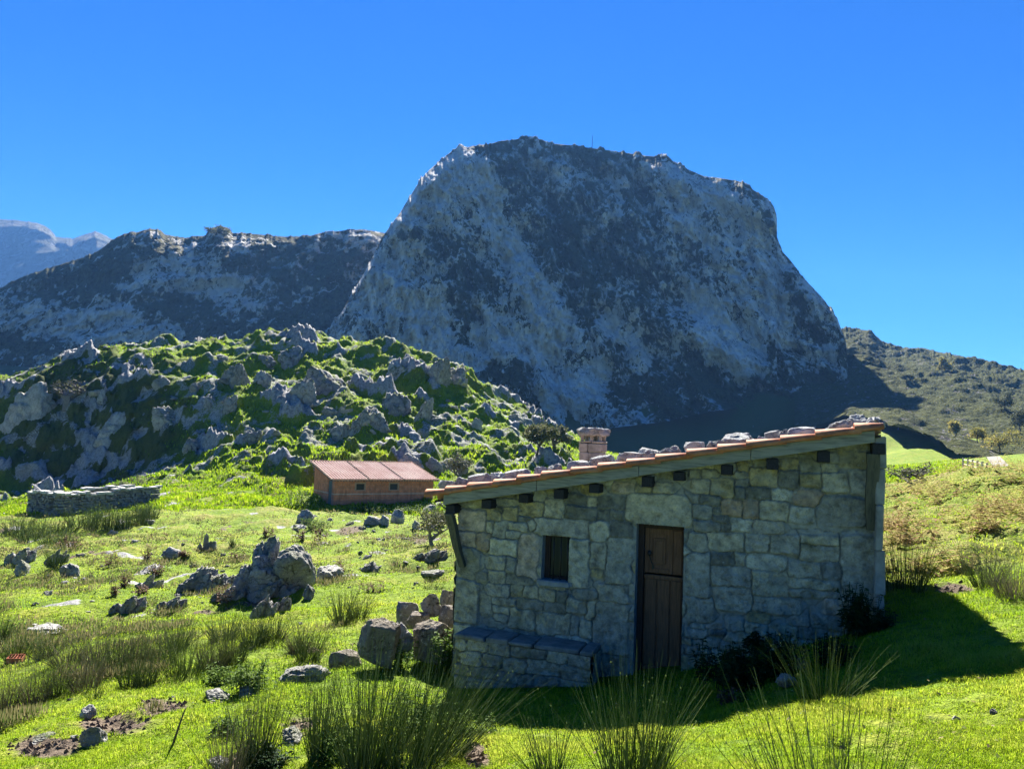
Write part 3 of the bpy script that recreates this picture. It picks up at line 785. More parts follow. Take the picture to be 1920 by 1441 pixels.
def stone_face(x0, x1, zbot, ztop, res, stones, holes=(), seed=0, depth=0.024, smear=None):
    """Displaced masonry sheet in the plane y = 0 looking along -y. Returns vertices, faces, attributes."""
    nx = max(4, int((x1 - x0) / res)); nz = max(4, int(2.9 / res))
    xs = np.linspace(x0, x1, nx)
    for (a, b, c, d) in holes:                                 # snap columns to the openings
        for e in (a, b): xs[np.argmin(abs(xs - e))] = e
    T, X = np.meshgrid(np.linspace(0, 1, nz), xs, indexing='ij')
    Z = zbot + T * (ztop(X) - zbot)
    for (a, b, c, d) in holes:
        for e in (c, d):
            k = np.argmin(abs(Z - e), axis=0)
            for j in range(nx):
                if a - 0.01 <= xs[j] <= b + 0.01: Z[k[j], j] = e
    wx = X + 0.016 * fbm(X * 6 + seed, Z * 6, 0 * X, 3) + 0.006 * fbm(X * 25, Z * 25, 0 * X + seed, 2)
    wz = Z + 0.016 * fbm(X * 6 + 40, Z * 6 + seed, 0 * X, 3) + 0.006 * fbm(X * 25 + 9, Z * 25, 0 * X, 2)
    d1 = np.full(X.shape, 9.0); d2 = np.full(X.shape, 9.0); idx = np.zeros(X.shape, int)
    for i, (cx, cz, hw, hh, r, col, tl) in enumerate(stones):
        qx = np.abs(wx - cx) - hw + r; qz = np.abs(wz - cz) - hh + r
        d = np.hypot(np.maximum(qx, 0), np.maximum(qz, 0)) + np.minimum(np.maximum(qx, qz), 0) - r
        near = d < d1
        d2 = np.where(near, d1, np.minimum(d2, d)); idx = np.where(near, i, idx); d1 = np.where(near, d, d1)
    inside = sst(0.022, -0.002, d1) * sst(0.006, 0.020, d2 - d1)
    rs = np.random.RandomState(seed + 5); n = len(stones)
    off = rs.uniform(-0.010, 0.016, n)[idx]; tx = rs.normal(0, 0.05, n)[idx]; tz = rs.normal(0, 0.05, n)[idx]
    cxs = np.array([s[0] for s in stones])[idx]; czs = np.array([s[1] for s in stones])[idx]
    tool = np.array([1.0 if s[6] else 0.0 for s in stones])[idx]
    rough = 0.013 * fbm(X * 14, Z * 14, idx * 3.7, 4) + 0.003 * fbm(X * 60, Z * 60, 0 * X, 2)
    ch = 0.0035 * np.sin((X * 0.55 + Z * 0.85 + 0.02 * fbm(X * 9, Z * 9, 0 * X + 2, 2)) * 260) * tool
    H = depth * inside + (off + tx * (X - cxs) + tz * (Z - czs) + rough + ch) * inside + 0.004 * fbm(X * 30, Z * 30, 0 * X + 7, 3) - 0.03 * sst(0.010, 0.002, d2 - d1)
    cols = np.array([s[5] for s in stones])[idx]
    mort = 1 - inside
    if smear is not None:
        s = smear(X, Z); mort = np.clip(mort + s * sst(0.1, 0.5, fbm(X * 5, Z * 5, 0 * X + 12, 3)) * 0.8, 0, 1)
        H = H * (1 - 0.45 * s * (mort > 0.3))
    Y = -H
    F = grid_faces(nz, nx)
    if holes:
        cx = X.ravel()[F].mean(1); cz = Z.ravel()[F].mean(1); keep = np.ones(len(F), bool)
        for (a, b, c, d) in holes: keep &= ~((cx > a) & (cx < b) & (cz > c) & (cz < d))
        F = F[keep]
    return np.stack([X, Y, Z], -1).reshape(-1, 3), F, {"stone": cols.reshape(-1, 3), "mortar": mort.ravel(), "gap_shade": (sst(0.007, 0.001, d2 - d1) * sst(-0.1, 0.35, fbm(X * 3.1, Z * 3.1, 0 * X + 5 + seed, 3)) * (1 - (0.75 * smear(X, Z) if smear is not None else 0))).ravel()}

def m_masonry():
    m, nt, b = new_mat("rubble_masonry", 0.93, 0.12)
    v = coords(nt)
    n1 = noise(nt, v, 9, 6, 0.65); n2 = noise(nt, v, 55, 4, 0.7)
    c = attr(nt, "stone", True)
    c = mixc(nt, 1.0, c, (1.07, 1.0, 0.87), 'MULTIPLY')
    c = mixc(nt, 1.0, c, ramp(nt, n1, [(0.30, 0.55), (0.5, 1.35), (0.70, 2.0)]), 'MULTIPLY')
    c = mixc(nt, ramp(nt, noise(nt, v, 3.2, 5, 0.6), [(0.55, 0.0), (0.72, 0.5)]), c, (0.17, 0.155, 0.06))
    c = mixc(nt, ramp(nt, noise(nt, v, 14, 4, 0.6), [(0.64, 0.0), (0.70, 0.75)]), c, (0.38, 0.385, 0.35))
    c = mixc(nt, ramp(nt, n2, [(0.3, 0.55), (0.45, 0.0)]), c, (0.05, 0.052, 0.05))
    mo = ramp(nt, n1, [(0.3, (0.25, 0.24, 0.20)), (0.7, (0.42, 0.40, 0.34))])
    c = mixc(nt, mth(nt, 'MULTIPLY', attr(nt, "mortar"), 0.8), c, mo)
    c = mixc(nt, mth(nt, 'MULTIPLY', attr(nt, "gap_shade"), 0.7), c, (0.02, 0.02, 0.018))  # joints missing mortar, with their deep shadow painted into the colour
    nt.links.new(c, b.inputs["Base Color"])
    p = bump(nt, None, n1, 0.5, 0.02)
    p = bump(nt, None, noise(nt, v, 24, 6, 0.75), 0.9, 0.02, p)
    bump(nt, b, n2, 0.9, 0.008, p)
    return m
M_MAS = m_masonry()

DX0, DZ1 = hl(1190, 1124)[0], hl(1240, 984)[1]; DX1 = hl(1280, 1133)[0]
WX0, WZ1 = hl(1016, 1042)[0], hl(1042, 1004)[1]; WX1, WZ0 = hl(1068, 1048)[0], hl(1042, 1088)[1]
DOORH = (DX0, DX1, -0.02, DZ1); WINH = (WX0, WX1, WZ0, WZ1)
rnd = random.Random(11)
front = fill_stones(WL, WR, ZB, 2.9, rnd, STONES)
def smear(X, Z): return 0.62 + 0.38 * sst(0.6, 1.4, X) * sst(1.75, 1.2, Z)
V, F, A = stone_face(WL, WR, ZB, lambda x: zu(x) + 0.05, 0.0095, front, [DOORH, WINH], 3, smear=smear)
link("front_wall", mesh_np("front_wall", V, F, A), M_MAS, HUT)

HDEP = 4.0
def side_wall(name, x, flip, ztop, seed):
    r = random.Random(seed)
    st = fill_stones(0, HDEP, ZB - 0.6, 2.9, r, [], 0.12, 0.26)
    V, F, A = stone_face(0, HDEP, ZB - 0.6, lambda q: ztop + 0 * q, 0.03, st, [], seed)
    W = V.copy()
    if flip: W[:, 0] = x + V[:, 1]; W[:, 1] = HDEP - V[:, 0]       # faces -x
    else:    W[:, 0] = x - V[:, 1]; W[:, 1] = V[:, 0]              # faces +x
    W[:, 2] = V[:, 2]
    link(name, mesh_np(name, W, F, A), M_MAS, HUT)
side_wall("side_wall", WL, True, zu(WL) + 0.05, 21)
side_wall("side_wall", WR, False, zu(WR) + 0.05, 22)
r = random.Random(23)
st = fill_stones(WL, WR, ZB, 2.9, r, [], 0.12, 0.26)
V, F, A = stone_face(WL, WR, ZB, lambda x: zu(x) + 0.05, 0.035, st, [], 24)
V[:, 1] = HDEP - V[:, 1]; V[:, 0] = WL + WR - V[:, 0]
V[:, 2] = ZB + (V[:, 2] - ZB) / (zu(WL + WR - V[:, 0]) + 0.05 - ZB) * (zu(V[:, 0]) + 0.05 - ZB)
link("back_wall", mesh_np("back_wall", V, F, A), M_MAS, HUT)

# stone pilaster strip that closes the verge at the high end
bm = bmesh.new()
r = random.Random(4)
xq = hl(1641, 900, -0.2)[0]; xr = hl(1659, 900, -0.2)[0]; z = -0.4
while z < zu(xr) + 0.02:
    h = r.uniform(0.24, 0.5); zt = min(z + h, zu(xr) + 0.05)
    box(bm, (xq + r.uniform(-.012, .012), -0.20 + r.uniform(-.015, .015), z + 0.004), (xr + r.uniform(-.02, .02), 0.05, zt - 0.004), 0.012, 0.008, r)
    z += h
link("corner_pilaster", bm_mesh("corner_pilaster", bm), m_plain("pilaster_stone", (0.27, 0.255, 0.225), 0.9, 0.45, 7, 0.6), HUT)

# reveals (stone lining of the two openings)
def reveal(name, h, dep):
    a, b, c, d = h
    bm = bmesh.new()
    t = 0.05
    box(bm, (a - t, 0.012, c), (a, dep + 0.1, d)); box(bm, (b, 0.012, c), (b + t, dep + 0.1, d))
    box(bm, (a - t, 0.012, d), (b + t, dep + 0.1, d + t)); box(bm, (a - t, -0.03, c - t), (b + t, dep + 0.1, c))
    return bm_mesh(name, bm)
M_REV = m_plain("reveal_stone", (0.25, 0.26, 0.26), 0.92, 0.3, 14, 0.5)
door = link("door_surround", reveal("door_surround", DOORH, 0.2), M_REV, HUT)

# ---- door: frame, stable leaf above, planked leaf below
def dbx(bm, px0, py0, px1, py1, y0, y1, bev=0.006):
    """box between photograph corners measured on the door plane"""
    x0, z1 = hl((px0 + px0) / 2, (py0 + py1) / 2, 0.2)[0], hl((px0 + px1) / 2, py0, 0.2)[1]
    x1, z0 = hl(px1, (py0 + py1) / 2, 0.2)[0], hl((px0 + px1) / 2, py1, 0.2)[1]
    box(bm, (x0, y0, z0), (x1, y1, z1), bev)
DOOR = bpy.data.objects.new("door", None); COL.objects.link(DOOR); DOOR.parent = HUT
w = DX1 - DX0; fx0, fx1 = DX0 + 0.0, DX1 - 0.0; zt = DZ1
bm = bmesh.new()
box(bm, (fx0, 0.15, 0), (fx0 + 0.07, 0.26, zt), 0.005); box(bm, (fx1 - 0.03, 0.15, 0), (fx1, 0.26, zt), 0.005); box(bm, (fx0 + 0.072, 0.15, zt - 0.06), (fx1 - 0.032, 0.26, zt), 0.005)
link("door_frame", bm_mesh("door_frame", bm), M_DOORFR, DOOR)
lx0, lx1 = fx0 + 0.075, fx1 - 0.035; zm = hl(1235, 1076, 0.2)[1]; lw = lx1 - lx0
bm = bmesh.new()                                                 # upper leaf
xs_ = lx0 + lw * 0.74
box(bm, (lx0, 0.215, zm + 0.01), (lx1, 0.25, zt - 0.065))
box(bm, (lx0, 0.20, zm + 0.01), (lx0 + 0.055, 0.214, zt - 0.065), 0.004); box(bm, (xs_ - 0.04, 0.20, zm + 0.01), (xs_, 0.214, zt - 0.065), 0.004)
box(bm, (lx0 + 0.057, 0.20, zt - 0.13), (xs_ - 0.042, 0.214, zt - 0.067), 0.004); box(bm, (lx0 + 0.057, 0.20, zm + 0.012), (xs_ - 0.042, 0.214, zm + 0.07), 0.004)
px0, px1 = lx0 + 0.10, xs_ - 0.085; pz0, pz1 = zm + 0.12, zt - 0.18
box(bm, (px0, 0.198, pz0), (px1, 0.213, pz1), 0.008)
box(bm, (px0 + 0.035, 0.188, pz0 + 0.035), (px1 - 0.035, 0.197, pz1 - 0.035), 0.006)
box(bm, (xs_ + 0.012, 0.198, zm + 0.02), (lx1 - 0.008, 0.213, zt - 0.075), 0.006)
U = link("upper_leaf", bm_mesh("upper_leaf", bm), M_DOOR, DOOR)
bm = bmesh.new()                                                 # lower leaf with three tall panels
box(bm, (lx0, 0.215, 0.01), (lx1, 0.25, zm - 0.012))
box(bm, (lx0, 0.19, zm - 0.06), (lx1, 0.213, zm - 0.012), 0.006)
for a, b in ((0.02, 0.33), (0.37, 0.68), (0.72, 0.985)):
    box(bm, (lx0 + a * lw, 0.196, 0.10), (lx0 + b * lw, 0.213, zm - 0.065), 0.007)
box(bm, (lx0, 0.192, 0.012), (lx1, 0.213, 0.09), 0.006)
link("lower_leaf", bm_mesh("lower_leaf", bm), M_DOOR, DOOR)
kx, kz = hl(1218, 1036, 0.19)
bm = bmesh.new()
bmesh.ops.create_uvsphere(bm, u_segments=14, v_segments=8, radius=0.028)
for v_ in bm.verts: v_.co = Vector((kx + v_.co.x, 0.175 + v_.co.y * 0.8, kz + v_.co.z * 1.25))
tube(bm, [Vector((kx, 0.18, kz)), Vector((kx, 0.21, kz))], [0.014, 0.014], 8)
K = link("door_knob", bm_mesh("door_knob", bm, True), M_IRON, DOOR)
bm = bmesh.new()
pts = [Vector((kx + 0.012 * i - 0.004 * i * (4 - i) * 0.5, 0.176, kz - 0.01 - 0.034 * i)) for i in range(5)]
tube(bm, pts, [0.006] * 5, 6)
box(bm, (kx + 0.035, 0.17, kz - 0.19), (kx + 0.06, 0.186, kz - 0.145), 0.004)
link("latch_chain", bm_mesh("latch_chain", bm), M_IRON, DOOR)
bm = bmesh.new()
box(bm, (DX0 - 0.1, -0.30, -0.16), (DX1 + 0.12, 0.22, -0.022), 0.02, 0.012, r)
link("threshold", bm_mesh("threshold", bm), M_REV, HUT)

# ---- window
WIN = bpy.data.objects.new("window", None); COL.objects.link(WIN); WIN.parent = HUT
a, b, c, d = WINH
link("window_surround", reveal("window_surround", WINH, 0.16), M_REV, WIN)
bm = bmesh.new()
box(bm, (a, 0.13, c), (a + 0.07, 0.19, d), 0.005); box(bm, (b - 0.03, 0.13, c), (b, 0.19, d), 0.005)
box(bm, (a + 0.071, 0.13, d - 0.03), (b - 0.031, 0.19, d), 0.005); box(bm, (a + 0.071, 0.13, c), (b - 0.031, 0.19, c + 0.035), 0.005)
link("window_frame", bm_mesh("window_frame", bm), M_DOORFR, WIN)
bm = bmesh.new(); box(bm, (a + 0.071, 0.165, c + 0.036), (b - 0.031, 0.171, d - 0.031))
m, nt, bb = new_mat("dark_pane", 0.35, 0.3); bb.inputs["Base Color"].default_value = (0.012, 0.022, 0.016, 1)
link("window_pane", bm_mesh("window_pane", bm), m, WIN)
for t in (0.36, 0.62, 0.86):
    bm = bmesh.new(); xx = a + (b - a) * t
    tube(bm, [Vector((xx, 0.085, c - 0.005)), Vector((xx, 0.085, (c + d) / 2)), Vector((xx, 0.085, d + 0.005))], [0.011] * 3, 8)
    link("window_bar", bm_mesh("window_bar", bm, True), M_IRON, WIN)
bm = bmesh.new(); box(bm, (a - 0.02, -0.055, c - 0.075), (b + 0.02, 0.10, c - 0.004), 0.012, 0.006, r)
link("window_sill", bm_mesh("window_sill", bm), M_REV, WIN)

# ---- bench along the wall
bx0, bx1 = WL + 0.22, hl(1108, 1250, -0.42)[0]; bz1 = hl(1040, 1212, -0.42)[1]
rb = random.Random(8)
bst = fill_stones(bx0, bx1, ZB, bz1, rb, [], 0.10, 0.19, "gbktk")
V, F, A = stone_face(bx0, bx1, ZB, lambda x: bz1 - 0.05 + 0 * x, 0.015, bst, [], 31)
V[:, 1] -= 0.42
BEN = link("stone_bench", mesh_np("stone_bench", V, F, A), M_MAS, HUT)
V, F, A = stone_face(0, 0.42, ZB, lambda x: bz1 - 0.05 + 0 * x, 0.02, fill_stones(0, .42, ZB, bz1, rb, [], 0.12, 0.2, "gbk"), [], 33)
W = V.copy(); W[:, 0] = bx1 - V[:, 1]; W[:, 1] = V[:, 0] - 0.42
link("bench_end", mesh_np("bench_end", W, F, A), M_MAS, BEN)
bm = bmesh.new(); x = bx0 - 0.02
while x < bx1:
    w_ = rb.uniform(0.3, 0.62); xe = min(x + w_, bx1 + 0.03)
    vs = box(bm, (x + 0.006, -0.46 + rb.uniform(-.02, .02), bz1 - 0.055 + rb.uniform(-.006, .006)), (xe - 0.006, -0.02, bz1 + rb.uniform(-.008, .012)), 0.014, 0.008, rb); x += w_
link("bench_slab", bm_mesh("bench_slab", bm), m_plain("bench_stone", (0.21, 0.20, 0.175), 0.92, 0.45, 8, 0.6), BEN)

# ---- roof
X0R, X1R = hl(806, 925, -0.28)[0], hl(1657, 800, -0.28)[0]
Y0R, Y1R = -0.30, HDEP + 0.25
ROOF = bpy.data.objects.new("roof", None); COL.objects.link(ROOF); ROOF.parent = HUT
bm = bmesh.new()                                                 # verge board along the front edge
xa, xb = hl(832, 930, -0.28)[0], hl(1640, 830, -0.28)[0]
rnd = random.Random(11)
def slab(bm, x0, x1, y0, y1, zo, h, n=1, jit=0, rr=None):
    for k in range(n):
        a_ = x0 + (x1 - x0) * k / n; b_ = x0 + (x1 - x0) * (k + 1) / n - (0.004 if k < n - 1 else 0)
        q_ = rnd.uniform(-0.007, 0.007) if n > 1 else 0
        box(bm, (a_, y0 + q_, q_), (b_, y1 + q_, h + q_ * 0.5), 0.006)
    for v_ in bm.verts: v_.co.z += zo + zu(v_.co.x)
slab(bm, xa, xb, -0.29, -0.245, 0.0, BT, 4)
link("verge_board", bm_mesh("verge_board", bm), M_BEAM, ROOF)
bm = bmesh.new(); slab(bm, X0R + 0.05, X1R - 0.02, -0.235, Y1R, BT - 0.09, 0.03)
link("roof_deck", bm_mesh("roof_deck", bm), M_PURLIN, ROOF)
# purlins that stick out under the verge
for px, py in ((828, 950), (896, 938), (965, 928), (1032, 918), (1098, 909), (1196, 899), (1255, 891), (1345, 880), (1431, 868), (1527, 856), (1630, 845)):
    xx = hl(px + 6, py, -0.24)[0]; wd = 0.13
    bm = bmesh.new(); box(bm, (xx, -0.235 + rnd.uniform(0, .04), -0.118 + rnd.uniform(-.012, .012)), (xx + wd, 0.35, -0.004), 0.006)
    for v_ in bm.verts: v_.co.z += zu(xx)
    link("purlin_end", bm_mesh("purlin_end", bm), M_PURLIN, ROOF)
# braces from the outer purlins down to the wall
def brace(p0, p1, w_):
    bm = bmesh.new()
    A_, B_ = Vector(p0), Vector(p1); t_ = (B_ - A_).normalized(); s_ = Vector((1, 0, 0)); n_ = t_.cross(s_).normalized()
    rings = []
    for k in range(7):
        q = A_.lerp(B_, k / 6) + Vector((0.008 * math.sin(k * 1.3), 0, 0)); w2 = w_ * (1 - 0.25 * k / 6) / 2
        rings.append([bm.verts.new(q + s_ * a_ * w2 + n_ * b_ * 0.045) for a_, b_ in ((-1, -1), (1, -1), (1, 1), (-1, 1))])
    for R1, R2 in zip(rings[:-1], rings[1:]):
        for k in range(4): bm.faces.new((R1[k], R1[(k + 1) % 4], R2[(k + 1) % 4], R2[k]))
    bm.faces.new(rings[0]); bm.faces.new(rings[-1])
    link("brace", bm_mesh("brace", bm), M_BRACE, HUT)
q0 = hl(842, 962, -0.2); q1 = hl(868, 1060, -0.03)
brace((q0[0], -0.20, zu(q0[0]) - 0.12), (q1[0], -0.05, q1[1]), 0.105)
q0 = hl(1637, 858, -0.2); q1 = hl(1632, 992, -0.05)
brace((q0[0], -0.19, zu(q0[0]) - 0.12), (q1[0], -0.06, q1[1]), 0.13)

# tiles: barrel courses over the deck, and the row of cover tiles along the verge
nxr, nyr = 200, 260
xg = np.linspace(X0R, X1R, nxr); yg = np.linspace(Y0R + 0.16, Y1R, nyr)
Xg, Yg = np.meshgrid(xg, yg)
per = 0.205
ph = (Yg - Y0R) / per
co_ = np.cos(2 * np.pi * ph)
prof = np.where(co_ > 0, np.sqrt(np.clip(co_, 0, 1)) * 0.055, -np.sqrt(np.clip(-co_, 0, 1)) * 0.035)
col_id = np.floor(ph + 0.25)
cs = (Xg - X0R + 0.13 * perlin(col_id * 1.7, 0 * ph + 3, 0 * ph)) / 0.34
step = (np.ceil(cs) - cs) * 0.022 * np.sign(prof)
Zg = zu(Xg) + BT + 0.0 + prof + step + 0.012 * perlin(col_id * 3.1, np.floor(cs) * 2.3, 0 * ph)
tl_me = mesh_np("roof_tiles", np.stack([Xg, Yg, Zg], -1).reshape(-1, 3), grid_faces(nyr, nxr))
tl = link("roof_tiles", tl_me, M_TILEROOF, ROOF)
sm = tl.modifiers.new("thick", 'SOLIDIFY'); sm.thickness = 0.014; sm.offset = -1

def barrel(bm, x0, x1, y, z0, z1, ra, rb_, th=0.014, up=True, n=9):
    """half-round tile from x0 (low end) to x1, open side down (up=True)"""
    ring = []
    for (x_, z_, R_) in ((x0, z0, ra), (x1, z1, rb_)):
        for rad in (R_, R_ - th):
            ring.append([bm.verts.new((x_, y + rad * math.cos(math.pi * k / (n - 1)), z_ + (1 if up else -1) * rad * 0.85 * math.sin(math.pi * k / (n - 1)))) for k in range(n)])
    o0, i0, o1, i1 = ring
    for k in range(n - 1):
        bm.faces.new((o0[k], o0[k + 1], o1[k + 1], o1[k])); bm.faces.new((i0[k], i1[k], i1[k + 1], i0[k + 1]))
        bm.faces.new((o0[k], i0[k], i0[k + 1], o0[k + 1])); bm.faces.new((o1[k], o1[k + 1], i1[k + 1], i1[k]))
    for k in (0, n - 1):
        bm.faces.new((o0[k], o1[k], i1[k], i0[k]))
bounds = [806, 843, 884, 933, 977, 1023, 1078, 1128, 1182, 1236, 1295, 1353, 1407, 1471, 1537, 1611, 1657]
rv = random.Random(5)
for k in range(len(bounds) - 1):
    x0_ = hl(bounds[k], 870, -0.3)[0] - 0.05; x1_ = hl(bounds[k + 1], 870, -0.3)[0] + (0.02 if k < len(bounds) - 2 else 0)
    bm = bmesh.new(); dz = rv.uniform(-0.006, 0.006); dy = rv.uniform(-0.012, 0.012)
    zz = BT - 0.012 + dz
    barrel(bm, x0_, x1_, -0.245 + dy, zu(x0_) + zz + 0.034, zu(x1_) + zz - 0.004, 0.098, 0.086)
    link("verge_tile", bm_mesh("verge_tile", bm, True), M_TILE, ROOF)
bm = bmesh.new()                                                   # under tiles that show below the covers
for k in range(16):
    x0_ = X0R + (X1R - X0R) * k / 16 - 0.06; x1_ = X0R + (X1R - X0R) * (k + 1) / 16
    box(bm, (x0_, -0.335 + rv.uniform(-.008, .008), 0), (x1_, -0.18, 0.038), 0.008)
    for v_ in bm.verts[-1:]: pass
for v_ in bm.verts: v_.co.z += zu(v_.co.x) + BT + 0.002
link("under_tiles", bm_mesh("under_tiles", bm), M_TILE, ROOF)

# ---- chimney, standing on the far part of the roof
CYL = 3.1
cx0 = hl(1084, 860, CYL)[0]; cx1 = hl(1128, 860, CYL)[0]; cz1 = hl(1106, 826, CYL)[1]; cw = cx1 - cx0; cd = cw
CH = bpy.data.objects.new("chimney", None); COL.objects.link(CH); CH.parent = ROOF
rc_ = random.Random(3)
bm = bmesh.new(); zc = zu(cx0) - 0.1
while zc < cz1 - 0.02:
    h_ = rc_.uniform(0.13, 0.2); ze = min(zc + h_, cz1)
    sp = rc_.uniform(0.35, 0.65)
    for (u0_, u1_) in ((0, sp), (sp, 1)):
        box(bm, (cx0 + u0_ * cw + 0.004 + rc_.uniform(-.012, .012), CYL + rc_.uniform(-.015, .015), zc + 0.004), (cx0 + u1_ * cw - 0.004 + rc_.uniform(-.012, .012), CYL + cd, ze - 0.004), 0.014, 0.008, rc_)
    zc += h_
link("chimney_stack", bm_mesh("chimney_stack", bm), m_plain("chimney_stone", (0.27, 0.26, 0.235), 0.92, 0.4, 9, 0.6), CH)
zt_ = hl(1106, 815, CYL)[1]
M_VENT = m_plain("vent_stone", (0.25, 0.235, 0.21), 0.92, 0.4, 9, 0.6)
for (u0_, u1_) in ((0.06, 0.2), (0.44, 0.6), (0.82, 0.96)):
    for (v0_, v1_) in ((0.05, 0.22), (0.78, 0.95)):
        bm = bmesh.new()
        box(bm, (cx0 + u0_ * cw, CYL + v0_ * cd, cz1 - 0.01), (cx0 + u1_ * cw, CYL + v1_ * cd, zt_ + 0.01), 0.01, 0.008, rc_)
        link("cap_support", bm_mesh("cap_support", bm), M_VENT, CH)
bm = bmesh.new(); z2 = hl(1106, 806, CYL)[1]
bmesh.ops.create_icosphere(bm, subdivisions=4, radius=1.0)
for v_ in bm.verts:
    n_ = v_.co.copy(); k = 1 + 0.16 * float(fbm(np.array(n_.x * 2.0), np.array(n_.y * 2.0), np.array(n_.z * 2.0), 4))
    zq = max(-0.45, min(0.55, n_.z)) * k
    v_.co = Vector((cx0 + cw / 2 + n_.x * k * cw * 0.68, CYL + cd / 2 + n_.y * k * cd * 0.68, (zt_ + z2) / 2 + 0.005 + zq * (z2 - zt_) * 1.7))
link("chimney_cap", bm_mesh("chimney_cap", bm, True), M_ROOFROCK, CH)

# ------------------------------------------------------------------ the brick barn
BARN = bpy.data.objects.new("brick_barn", None); COL.objects.link(BARN)
bp = at(625, 945, 65.5); BA = math.radians(35)
BARN.location = Vector((bp[0], bp[1], bp[2])); BARN.rotation_euler = (0, 0, BA)
tag(BARN, "low red brick barn with a pale corrugated tile roof below the rocky knoll", "barn")
BL, BD, BH, BHB = 9.9, 4.8, 2.15, 3.35
def m_brick():
    m, nt, b = new_mat("hollow_brick", 0.9, 0.15)
    v = coords(nt)
    sp = nt.nodes.new("ShaderNodeSeparateXYZ"); nt.links.new(v, sp.inputs[0])
    cb = nt.nodes.new("ShaderNodeCombineXYZ")
    nt.links.new(mth(nt, 'ADD', sp.outputs[0], sp.outputs[1]), cb.inputs[0]); nt.links.new(sp.outputs[2], cb.inputs[1])
    br = nd(nt, "ShaderNodeTexBrick", i_Scale=1.0)
    br.inputs["Brick Width"].default_value = 0.42; br.inputs["Row Height"].default_value = 0.2; br.inputs["Mortar Size"].default_value = 0.012
    br.inputs["Color1"].default_value = (0.70, 0.25, 0.13, 1); br.inputs["Color2"].default_value = (0.60, 0.20, 0.10, 1); br.inputs["Mortar"].default_value = (0.38, 0.25, 0.19, 1)
    nt.links.new(cb.outputs[0], br.inputs["Vector"])
    n = noise(nt, v, 2.2, 5, 0.65)
    c = mixc(nt, 1.0, br.outputs["Color"], ramp(nt, n, [(0.3, 0.65), (0.7, 1.2)]), 'MULTIPLY')
    ly = mth(nt, 'LESS_THAN', mth(nt, 'ABSOLUTE', mth(nt, 'SUBTRACT', sp.outputs[2], 0.88)), 0.045)
    c = mixc(nt, mth(nt, 'MULTIPLY', ly, 0.75), c, (0.58, 0.46, 0.36))
    stn = noise(nt, coords(nt, scale=(1, 1, 0.2)), 3.0, 5, 0.7)
    c = mixc(nt, ramp(nt, stn, [(0.5, 0.0), (0.68, 0.55)]), c, (0.16, 0.075, 0.05))
    c = mixc(nt, mth(nt, 'MULTIPLY', mth(nt, 'LESS_THAN', sp.outputs[2], 0.35), 0.45), c, (0.20, 0.11, 0.08))
    nt.links.new(c, b.inputs["Base Color"]); bump(nt, b, n, 0.3, 0.02)
    return m
MB_ = m_brick()
wins = ((2.05, 2.85), (5.35, 6.15))
def wall_with_holes(name, holes):
    bm = bmesh.new(); xs_ = [0]
    z0, z1 = 1.22, 1.80
    for a_, b_ in holes:
        box(bm, (xs_[-1], 0, -0.8), (a_, 0.18, BH)); box(bm, (a_, 0, -0.8), (b_, 0.18, z0)); box(bm, (a_, 0, z1), (b_, 0.18, BH)); xs_.append(b_)
    box(bm, (xs_[-1], 0, -0.8), (BL, 0.18, BH))
    return link(name, bm_mesh(name, bm), MB_, BARN)
wall_with_holes("front_wall", wins)
def gable(x0, x1, y0, y1, name):
    bm = bmesh.new()
    box(bm, (x0, y0, -0.8), (x1, y1, 0))
    for v_ in bm.verts:
        if v_.co.z > -0.1: v_.co.z = BH + (BHB - BH) * v_.co.y / BD
    return link(name, bm_mesh(name, bm), MB_, BARN)
gable(0.002, 0.18, 0.183, 0.55, "side_wall"); gable(0.002, 0.18, 1.45, BD, "side_wall"); gable(BL - 0.18, BL - 0.002, 0.183, BD, "side_wall")
bm = bmesh.new(); box(bm, (0, BD + 0.002, -0.8), (BL, BD + 0.18, BHB)); link("back_wall", bm_mesh("back_wall", bm), MB_, BARN)
bm = bmesh.new(); box(bm, (0.004, 0.55, 1.98), (0.18, 1.45, BH + 0.13)); link("door_lintel", bm_mesh("door_lintel", bm), MB_, BARN)
M_BDOOR = m_wood("grey_barn_door", (0.12, 0.13, 0.125), (6, 6, 1))
bm = bmesh.new(); box(bm, (0.06, 0.56, -0.2), (0.12, 1.44, 1.97)); link("barn_door", bm_mesh("barn_door", bm), M_BDOOR, BARN)
M_TRIM = m_plain("window_trim", (0.42, 0.25, 0.17), 0.9, 0.2, 6, 0.2)
for a_, b_ in wins:
    bm = bmesh.new(); z0, z1 = 1.22, 1.80
    box(bm, (a_ - 0.13, -0.02, z0 - 0.06), (a_ + 0.01, 0.1, z1 + 0.12)); box(bm, (b_ - 0.01, -0.02, z0 - 0.06), (b_ + 0.13, 0.1, z1 + 0.12))
    box(bm, (a_ + 0.012, -0.018, z1 - 0.02), (b_ - 0.012, 0.1, z1 + 0.12)); box(bm, (a_ + 0.012, -0.03, z0 - 0.06), (b_ - 0.012, 0.1, z0 + 0.02))
    wf = link("window_frame", bm_mesh("window_frame", bm), M_TRIM, BARN)
    bm = bmesh.new(); box(bm, (a_, 0.13, z0), (b_, 0.16, z1)); link("window_opening", bm_mesh("window_opening", bm), M_IRON, wf)
